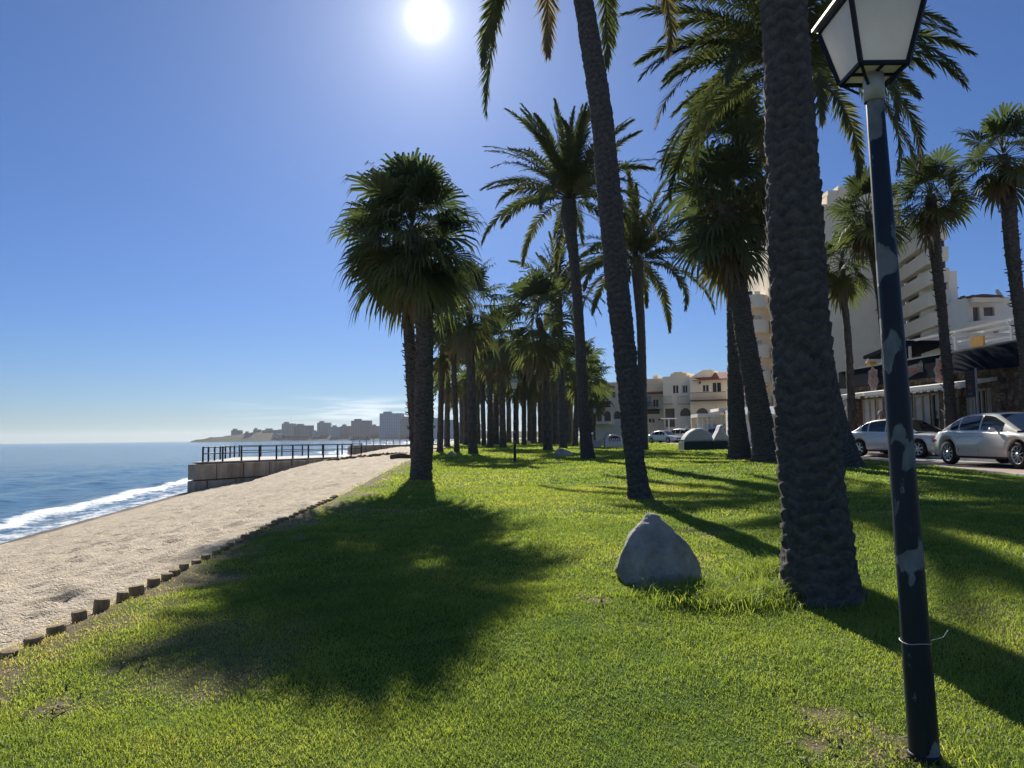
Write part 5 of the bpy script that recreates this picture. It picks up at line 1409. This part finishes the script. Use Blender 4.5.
m = MB(); kk = 12; zb_ = b.Z(985, 331)
pl = [b.P(U(972)+ (U(1006)-U(972))*t, -.49+2.0*math.sin(math.pi*min(1, .12+t*.9))**.5 if 0 < t < 1 else -.49, zb_) for t in np.linspace(0, 1, kk)]
h_ = Vector((0,0,b.Z(985, 322.5)-zb_))
for p, q in zip(pl, pl[1:]): m.quad(p, q, q+h_, p+h_); m.quad(p-b.n*.15, q-b.n*.15, q+h_-b.n*.15, p+h_-b.n*.15); m.quad(p+h_, q+h_, q+h_-b.n*.15, p+h_-b.n*.15)
m.add(pl, [tuple(range(kk))]); m.build('balcony', M['wall_white'], b.root, fix=False)

# --- restaurant
o = Vector((16.45, 36.0, -.86)); e = Vector((17.55, 20.0, -.86))
b = Bld('restaurant', o, e-o, 'low stone fronted restaurant with navy fascia sign and terrace pergola behind the parked sedans', 'restaurant'); U = b.U
W = (e-o).length
zs1, zs0, ze = 3.86, 3.05, 2.67
nb = lambda x0, x1: (U(x0, 410), U(x1, 410))
doors = [nb(864, 886), nb(893, 905), nb(907, 926), nb(967, 981), nb(983, 1000)]
ops = []
px_doors = ((862,875),(875.6,889),(896,912),(912.6,930),(930.6,946),(966,975.5),(976,986.5),(987,1000))
for x0, x1 in px_doors: ops.append((U(x0, 410), U(x1, 410), .05, 2.42, 'w'))
b.wall('stone_front', M['stone_wall'], -.2, W, 0, 3.2, ops, depth=.12, frame=M['shutter'], glass=M['curtain'])
# a few of the panes are dark, one is red
wins = [c for c in b.root.children if c.name.startswith('window')]
for i in (2, 4, 6):
    wins[i].data.materials[0] = M['red_panel'] if i == 2 else M['glass_dark']
b.shell('side_walls', M['stone_wall'], -.2, W, 0, -12, 0, zs1-.2)
b.part('fascia', M['navy_fascia'], (U(845, 390), U(960, 390), .02, .30, zs0, zs1))
b.part('fascia_cap', M['kerb'], (-.3, W, -.5, .32, zs1+.002, zs1+.06))
m = MB(); ua, ub = U(957, 375), W                       # sagging navy canvas on the right end
nS = 24; V = []
for i in range(nS+1):
    t = i/nS; dr_ = .80+.05*math.sin(t*5)+.03*math.sin(t*17)
    for nn_, zz_ in ((.34, 0), (.52, -.45), (.66+.02*math.sin(t*11), -dr_), (.64+.02*math.sin(t*11), -dr_), (.50, -.45), (.32, -.03)): V.append(b.P(ua+(ub-ua)*t, nn_, zs1-.02+zz_))
m.add(V, [(i*6+j, i*6+(j+1) % 6, (i+1)*6+(j+1) % 6, (i+1)*6+j) for i in range(nS) for j in range(6)])
m.build('canvas_awning', M['navy_canvas'], b.root)
for ua, ub in ((U(853, 398), U(884, 398)), (U(886, 395), U(998, 380))):
    m = MB(); m.prism([b.P(ua, .02, ze-.02), b.P(ua, 1.0, ze-.16), b.P(ua, 1.0, ze-.02), b.P(ua, .02, ze+.12)], b.d*(ub-ua))
    n_ = int((ub-ua)/.22)
    for i in range(n_): b.box(m, ua+i*.22+.01, ua+i*.22+.2, .975, .995, ze-.26+.03*(i % 2), ze-.161)
    m.build('white_awning', M['white_cloth'], b.root)
for x in (858, 891, 949, 962, 1003): b.part('stone_pillar', M['stone_wall'], (U(x, 410)-.22, U(x, 410)+.22, .004, .26, 0, ze-.05), bevel=.02)
b.part('step', M['kerb'], (-.2, W, .02, .9, 0, .11))
# emblems and lettering on the fascia
def emblem(px, py, r, pts=7):
    u = U(px, py); z = b.Z(px, py); m = MB(); nn = .304
    V = []
    for k in range(pts*2):
        a_ = math.pi/2+k*math.pi/pts; rr = r*(1.0 if k % 2 == 0 else .78); V.append((u-rr*.85*math.cos(a_)*-1, z+rr*math.sin(a_)*1.15))
    m.add([b.P(x, nn, y) for x, y in V]+[b.P(x, nn+.02, y) for x, y in V], [tuple(range(pts*2, pts*4))]+[(i, (i+1) % (pts*2), pts*2+(i+1) % (pts*2), pts*2+i) for i in range(pts*2)])
    e_ = m.build('emblem', M['sign_grey'], b.root)
    m = MB()
    for k in range(pts):
        a_ = math.pi/2+k*2*math.pi/pts; c = (u+.5*r*.85*math.cos(a_), z+.5*r*1.15*math.sin(a_)); t = (-math.sin(a_)*.09*r*2, math.cos(a_)*.09*r*2)
        pt = [(c[0]+.24*r*math.cos(a_), c[1]+.26*r*math.sin(a_)), (c[0]+t[0]*.8, c[1]+t[1]*.8), (c[0]-.33*r*math.cos(a_), c[1]-.36*r*math.sin(a_)), (c[0]-t[0], c[1]-t[1])]
        m.add([b.P(x, nn+.026, y) for x, y in pt], [(0,1,2,3)])
    m.build('emblem_petals', M['sign_red'], e_)
emblem(880, 379, .55); emblem(950, 371.5, .62, 9)
m = MB(); u0, u1 = U(897, 372), U(930, 366); zc = (zs0+zs1)/2-.02
nn = .304; top_ = []; bot_ = []
for t in np.linspace(0, 1, 24):
    u = u0+(u1-u0)*t; wv = .05*math.sin(t*9); ear = .14*(math.exp(-((t-.03)/.06)**2)+math.exp(-((t-.95)/.05)**2))
    top_.append((u, zc+.20+wv*.5+ear)); bot_.append((u, zc-.21+wv+.04*math.cos(t*6)))
for (a_, b_), (c_, d_) in zip(zip(top_, bot_), zip(top_[1:], bot_[1:])): m.quad(b.P(*((a_[0], nn, a_[1]))), b.P(c_[0], nn, c_[1]), b.P(d_[0], nn, d_[1]), b.P(b_[0], nn, b_[1]))
lb = m.build('lettering_panel', M['sign_grey'], b.root, fix=False)
cu = bpy.data.curves.new('lettering', 'FONT'); cu.body = 'Coral'; cu.size = .50; cu.extrude = .008; cu.shear = .25; cu.align_x = 'CENTER'; cu.align_y = 'CENTER'
tmp = bpy.data.objects.new('lettering', cu); col.objects.link(tmp)
dg = bpy.context.evaluated_depsgraph_get(); me = bpy.data.meshes.new_from_object(tmp.evaluated_get(dg)); bpy.data.objects.remove(tmp)
to = link('lettering', me, M['sign_red'], lb)
xa = b.d; ya = Vector((0,0,1)); za = b.n
Mx = Matrix((xa, ya, za)).transposed().to_4x4()
if (xa.cross(ya)).dot(za) < 0: Mx = Matrix((-xa, ya, za)).transposed().to_4x4()
to.matrix_local = Matrix.Translation(b.P((u0+u1)/2, nn+.014, zc)) @ Mx @ Matrix.Scale(1.35, 4, (1,0,0))
# hanging blade sign
us = U(1006.5, 385); zt, zl = b.Z(1006.5, 370), b.Z(1006.5, 397)
sb = b.part('blade_sign', M['black'], (us-.22, us+.22, 1.25, 1.33, zl, zt))
m = MB()
for i, zz in enumerate((.92, .80, .67)):
    m = MB()
    for j in range(4): b.box(m, us-.14+j*.075, us-.14+j*.075+.055, 1.332, 1.337, zl+(zt-zl)*zz-.02, zl+(zt-zl)*zz+.02)
    m.build('sign_lettering', M['sign_red'], sb)
pass
m = MB(); cz_ = zl+(zt-zl)*.38; m.add([b.P(us+.12*math.cos(t)*(1 if i % 2 else .6), 1.334, cz_+.12*math.sin(t)*(1 if i % 2 else .6)) for i, t in enumerate(np.linspace(0, 2*math.pi, 14, endpoint=False))], [tuple(range(14))]); m.build('sign_emblem', M['sign_red'], sb, fix=False)
m = MB(); b.box(m, us-.1, us+.1, 1.332, 1.337, zl+(zt-zl)*.11, zl+(zt-zl)*.16); m.build('sign_lettering', M['sign_grey'], sb)
b.part('sign_post', M['galv'], (us+.24, us+.28, 1.26, 1.31, 0, zt+.05))
# terrace above: parapet, pergola, folded awning, yellow board
zT = zs1
perg = MB(); z1 = ray(950, 335)[1]*29-b.o.z; z1 = 4.75
uu0, uu1 = U(893, 345)+.0, U(994, 345)
rows = (-1.0, -2.2, -3.4, -4.6)
for n_ in rows: b.box(perg, uu0-1.5, uu1, n_, n_-.07, z1+.1, z1+.2)
for i in range(3):
    u = uu0+(uu1-uu0)*i/2-.5
    b.box(perg, u, u+.09, -.9, -4.8, z1-.01, z1+.098)
perg.build('pergola_beams', M['white_paint'], b.root)
for i in range(3):
    u = uu0+(uu1-uu0)*i/2-.5
    for n_ in (-1.0, -4.6): b.part('pergola_post', M['white_paint'], (u, u+.09, n_, n_-.09, zT+.061, z1-.012))
ua, ub = U(855, 352), U(893, 345)
m = MB(); m.prism([b.P(ua, -.4, z1-.35), b.P(ub, -.4, z1-.02), b.P(ub, -.4, z1+.14), b.P(ua, -.4, z1-.2)], b.n*-2.2); m.build('folded_awning', M['navy_canvas'], b.root)
m = MB(); m.bar(b.P(ua+.25, -.5, z1-.35), b.P(ua+.02, -.5, zT+.35), .05); m.bar(b.P(ua+1.4, -.5, z1-.25), b.P(ua+1.4, -.5, zT+.06), .04); m.build('awning_post', M['white_paint'], b.root)
b.part('yellow_board', M['yellow_panel'], (U(951, 350), U(963, 350), -.8, -.9, zT+.07, zT+.62))
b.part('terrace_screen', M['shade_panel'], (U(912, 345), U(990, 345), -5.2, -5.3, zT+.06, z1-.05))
b.part('terrace_bin', M['yellow_panel'], (U(857, 362), U(860, 362), -.5, -.8, zT+.07, zT+.38)); b.part('terrace_lamp', M['white_cloth'], (U(866, 362), U(869, 362), -.6, -.85, zT+.07, zT+.27))
# small side porch at the far end of the restaurant
Y = 38.5; a0, _, _ = ray(832, 425); a1, _, _ = ray(852, 425); o = Vector((a0*Y, Y, -.86))
b = Bld('side_porch', o, (1,-.02), 'small white post porch between the massive trunk and the restaurant', 'porch'); W = (a1-a0)*Y
b.part('porch_roof', M['white_paint'], (-.4, W, 0, -2.5, b.Z(842, 409), b.Z(842, 406.5))); b.part('porch_canopy', M['wood_dark'], (-.4, W, .2, -2.2, b.Z(842, 400), b.Z(842, 395)))
for i in range(3): b.part('post', M['white_paint'], (W*i/2-.05, W*i/2+.04, -.1, -.2, 0, b.Z(842, 409)))
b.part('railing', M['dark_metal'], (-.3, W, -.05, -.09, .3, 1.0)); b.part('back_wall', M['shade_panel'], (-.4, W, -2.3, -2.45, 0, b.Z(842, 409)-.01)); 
for i in range(3): b.part('roof_post', M['white_paint'], (W*i/2-.05, W*i/2+.04, -2.0, -2.1, b.Z(842, 406.4), b.Z(842, 400)))
# raised sidewalk in front of the restaurant
strip('sidewalk', lambda y: 15.15-.02*(y-25), lambda y: 22+0*y, 8, 41, .11, M['pavers'], 40)
m = MB()
for y in np.arange(8, 41, 1.0):
    m.bar((15.08-.02*(y-25), y, float(Rz(y))+.045), (15.08-.02*(y-24), y+.985, float(Rz(y+1))+.045), .12, .13)
tag(m.build('kerb', M['kerb'], bevel=.01), kind='structure')

# ------------------------------------------------------------------ headland across the bay
YH = 1800
hx = np.array([205,215,228,240,255,270,285,300,320,345,370,412,470,560]); hy = np.array([439.9,437.2,434.2,431.5,429.2,429.5,430.5,431.5,432,431,430,429,430,432])
nx_, ny_ = 220, 24
Xs = np.linspace(204, 560, nx_); T2 = np.linspace(0, 1, ny_)
PX, TT = np.meshgrid(Xs, T2)
zt = np.array([ray(p, q)[1]*YH for p, q in zip(Xs, np.interp(Xs, hx, hy))])-SEA
rx_ = np.array([ray(p, 438)[0] for p in Xs])
prof = np.sin(np.clip(TT*2, 0, 1)*math.pi/2)*np.cos(np.clip(TT*2-1, 0, 1)*math.pi/2*.9)
Yh = YH-90+TT*500*np.clip(zt/25, .1, 1)[None, :]
Xh = rx_[None, :]*YH + 0*TT
Zh = SEA-1+prof*zt[None, :]*(1+.25*(fbm(Xh*.02, Yh*.02, 4, 4)-.5)) + prof*(fbm(Xh*.06, Yh*.06, 14, 4)-.5)*11
grid_sheet('headland', Xh, Yh, Zh, M['hill'])
def far_block(px0, px1, top, mat, Y, label, steps=(), name='far_building'):
    a = at(px0, 437, Y); c = at(px1, 437, Y); zt = at((px0+px1)/2, top, Y).z; W = c.x-a.x
    root = empty(name, (a.x, Y, SEA+1), rnd.uniform(-.15, .15), label, 'building', 'buildings on the headland')
    m = MB(); m.span((0,0,0), (W,25,zt-SEA-1)); m.build('block', mat, root)
    m = MB(); m.span((W*.15,3,zt-SEA-.99), (W*.5,15,zt-SEA+3)); m.build('roof_hut', mat, root)
    for i in range(2):
        m = MB(); m.span((W*(.1+.5*i),-1.2,4), (W*(.35+.5*i),-.01,zt-SEA-4)); m.build('balcony_stack', mat, root)
    for (q0, q1, t) in steps:
        m = MB(); a2 = at(q0, 437, Y); c2 = at(q1, 437, Y); m.span((a2.x-a.x, -8, 0), (c2.x-a.x, 20, at(q0, t, Y).z-SEA-1)); m.build('annex', mat, root)
for args in ((262,281,430,'far_a',1850,'long low cream building on the left slope of the headland'), (281.5,293,423.5,'far_a',1800,'pale tower block rising on the headland, leftmost tall one'),
             (293.5,310.5,425.5,'far_b',1790,'brownish slab block right of the leftmost pale tower on the headland'), (317,330,422.6,'far_a',1810,'dark topped cream block in the middle of the headland'),
             (330.5,340,427,'far_c',1780,'low grey block beside the dark topped cream block'), (340.5,351,426,'far_b',1790,'reddish low block left of the large brown block on the headland'),
             (351,370.5,420.5,'far_b',1770,'large brown block with stepped roof on the headland'), (371,380,426,'far_b',1790,'small brown block left of the big blue-grey hotel'),
             (379.5,402,413.3,'far_c',1600,'big blue-grey hotel block, tallest on the headland'), (400,416,418.5,'far_b',1500,'reddish apartment block right of the big blue-grey hotel'),
             (424,452,420,'far_c',1450,'long grey slab block seen between the grove trunks'), (231,239,430.2,'far_a',1880,'tiny pale villa highest on the left tip of the headland'),(244,250,433,'far_b',1780,'tiny brown villa low on the left slope of the headland'),(253,259,429.5,'far_a',1860,'tiny pale villa next to the long low cream building'),(272,278,434.5,'far_a',1760,'small pale house near the water below the long low building'),(312,317,432,'far_c',1770,'small grey block in the gap right of the brownish slab'),(455,480,424,'far_b',1500,'brownish block seen behind the thick grove palm')):
    far_block(args[0], args[1], args[2], M[args[3]], args[4], args[5])

# ------------------------------------------------------------------ sun and sky
ax_, az_, _ = ray(427, 18)
S = Vector((ax_, 1, az_)).normalized()
el = math.asin(S.z); azm = math.atan2(S.x, S.y)
sd = bpy.data.lights.new('sun', 'SUN'); sd.energy = 4.8; sd.angle = R(.53); sd.color = (1, .94, .84)
so = bpy.data.objects.new('sun', sd); col.objects.link(so); so.rotation_euler = S.to_track_quat('Z', 'Y').to_euler(); so.location = (0, 0, 60)
w = bpy.data.worlds.new('World'); scene.world = w; w.use_nodes = True; nt = w.node_tree; nt.nodes.clear()
N = lambda t: nt.nodes.new(t)
Lk = nt.links.new
out = N('ShaderNodeOutputWorld'); bg = N('ShaderNodeBackground'); Lk(bg.outputs[0], out.inputs[0])
sky = N('ShaderNodeTexSky'); sky.sky_type = 'NISHITA'; sky.sun_disc = False; sky.sun_elevation = el; sky.sun_rotation = azm
sky.altitude = 0; sky.air_density = 1.0; sky.dust_density = .15; sky.ozone_density = 3.0
SKY = .052
bg.inputs['Strength'].default_value = SKY
tc = N('ShaderNodeTexCoord')
dp = N('ShaderNodeVectorMath'); dp.operation = 'DOT_PRODUCT'; Lk(tc.outputs['Generated'], dp.inputs[0]); dp.inputs[1].default_value = S
ac = N('ShaderNodeMath'); ac.operation = 'ARCCOSINE'; Lk(dp.outputs['Value'], ac.inputs[0])
def mth(op, a, b=None):
    x = N('ShaderNodeMath'); x.operation = op
    for i, v in enumerate((a, b)):
        if v is None: continue
        if isinstance(v, (int, float)): x.inputs[i].default_value = v
        else: Lk(v, x.inputs[i])
    return x.outputs[0]
def gl(amp, sig): return mth('MULTIPLY', mth('EXPONENT', mth('MULTIPLY', ac.outputs[0], -1/R(sig))), amp)
disc = mth('MULTIPLY', mth('LESS_THAN', ac.outputs[0], R(.85)), 60)
tot = mth('ADD', mth('ADD', disc, gl(85, .40)), mth('ADD', gl(7, 2.4), gl(2.6, 9)))
gc = N('ShaderNodeMix'); gc.data_type = 'RGBA'; gc.blend_type = 'ADD'; gc.inputs[0].default_value = 1
mul = N('ShaderNodeVectorMath'); mul.operation = 'SCALE'; mul.inputs[0].default_value = (1, .97, .95); Lk(tot, mul.inputs['Scale'])
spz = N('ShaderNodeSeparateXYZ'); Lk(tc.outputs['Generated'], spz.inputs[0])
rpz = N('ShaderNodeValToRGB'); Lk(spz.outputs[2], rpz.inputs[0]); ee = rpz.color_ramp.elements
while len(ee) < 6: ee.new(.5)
for q_, (p_, c_) in zip(ee, ((0, (.39,.52,.76)), (.05, (.40,.54,.81)), (.16, (.39,.54,.86)), (.40, (.44,.59,.88)), (.58, (.46,.62,.90)), (.85, (2.1,1.9,1.65)))):  # sky tint by height; overhead brightening added above the view to fill shade
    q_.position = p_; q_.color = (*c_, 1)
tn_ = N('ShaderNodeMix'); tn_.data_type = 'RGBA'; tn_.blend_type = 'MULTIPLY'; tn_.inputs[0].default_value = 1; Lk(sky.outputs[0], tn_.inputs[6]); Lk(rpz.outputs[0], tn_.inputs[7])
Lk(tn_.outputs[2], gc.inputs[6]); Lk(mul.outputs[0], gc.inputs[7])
# thin streaky clouds low over the headland
sp = N('ShaderNodeSeparateXYZ'); Lk(tc.outputs['Generated'], sp.inputs[0])
mp = N('ShaderNodeMapping'); mp.inputs['Scale'].default_value = (5, 5, 60); Lk(tc.outputs['Generated'], mp.inputs[0])
nz = N('ShaderNodeTexNoise'); nz.inputs['Scale'].default_value = 1.6; nz.inputs['Detail'].default_value = 6; Lk(mp.outputs[0], nz.inputs[0])
def ss(v, a, b):
    x = N('ShaderNodeMapRange'); x.interpolation_type = 'SMOOTHSTEP'; Lk(v, x.inputs[0]); x.inputs[1].default_value = a; x.inputs[2].default_value = b; return x.outputs[0]
band = mth('MULTIPLY', ss(sp.outputs[2], .016, .032), ss(sp.outputs[2], .060, .042))
band = mth('MULTIPLY', band, mth('MULTIPLY', ss(sp.outputs[0], -.40, -.18), ss(sp.outputs[0], .05, -.10)))
cl = mth('MULTIPLY', mth('MULTIPLY', ss(nz.outputs[0], .42, .62), band), .5)
cm = N('ShaderNodeMix'); cm.data_type = 'RGBA'; Lk(cl, cm.inputs[0]); Lk(gc.outputs[2], cm.inputs[6]); cm.inputs[7].default_value = (12.5, 13, 13.5, 1)
Lk(cm.outputs[2], bg.inputs['Color'])

hz = MB(); hz.span((-6300,-320,-6), (6300,6300,70))
ho = hz.build('haze', []); ho['kind'] = 'stuff'; ho['label'] = 'pale sea air softening the far headland'
hm_ = NT('sea_haze'); pv = hm_.n('ShaderNodeVolumePrincipled'); pv.inputs['Color'].default_value = (.80,.88,1,1); pv.inputs['Density'].default_value = .000055; pv.inputs['Anisotropy'].default_value = .3
hm_.l(pv.outputs[0], hm_.out.inputs['Volume']); ho.data.materials.append(hm_.m)
scene.view_settings.view_transform = 'Standard'; scene.view_settings.look = 'None'; scene.view_settings.exposure = .85; scene.view_settings.gamma = 1
scene.view_settings.use_curve_mapping = False
scene.cycles.max_bounces = 6; scene.cycles.transparent_max_bounces = 8; scene.cycles.caustics_reflective = False; scene.cycles.caustics_refractive = False
scene.cycles.sample_clamp_indirect = 4
print('tops', len([o for o in scene.objects if o.parent is None]), 'all', len(scene.objects), 'tris', sum(len(o.data.polygons) for o in scene.objects if o.type == 'MESH'))
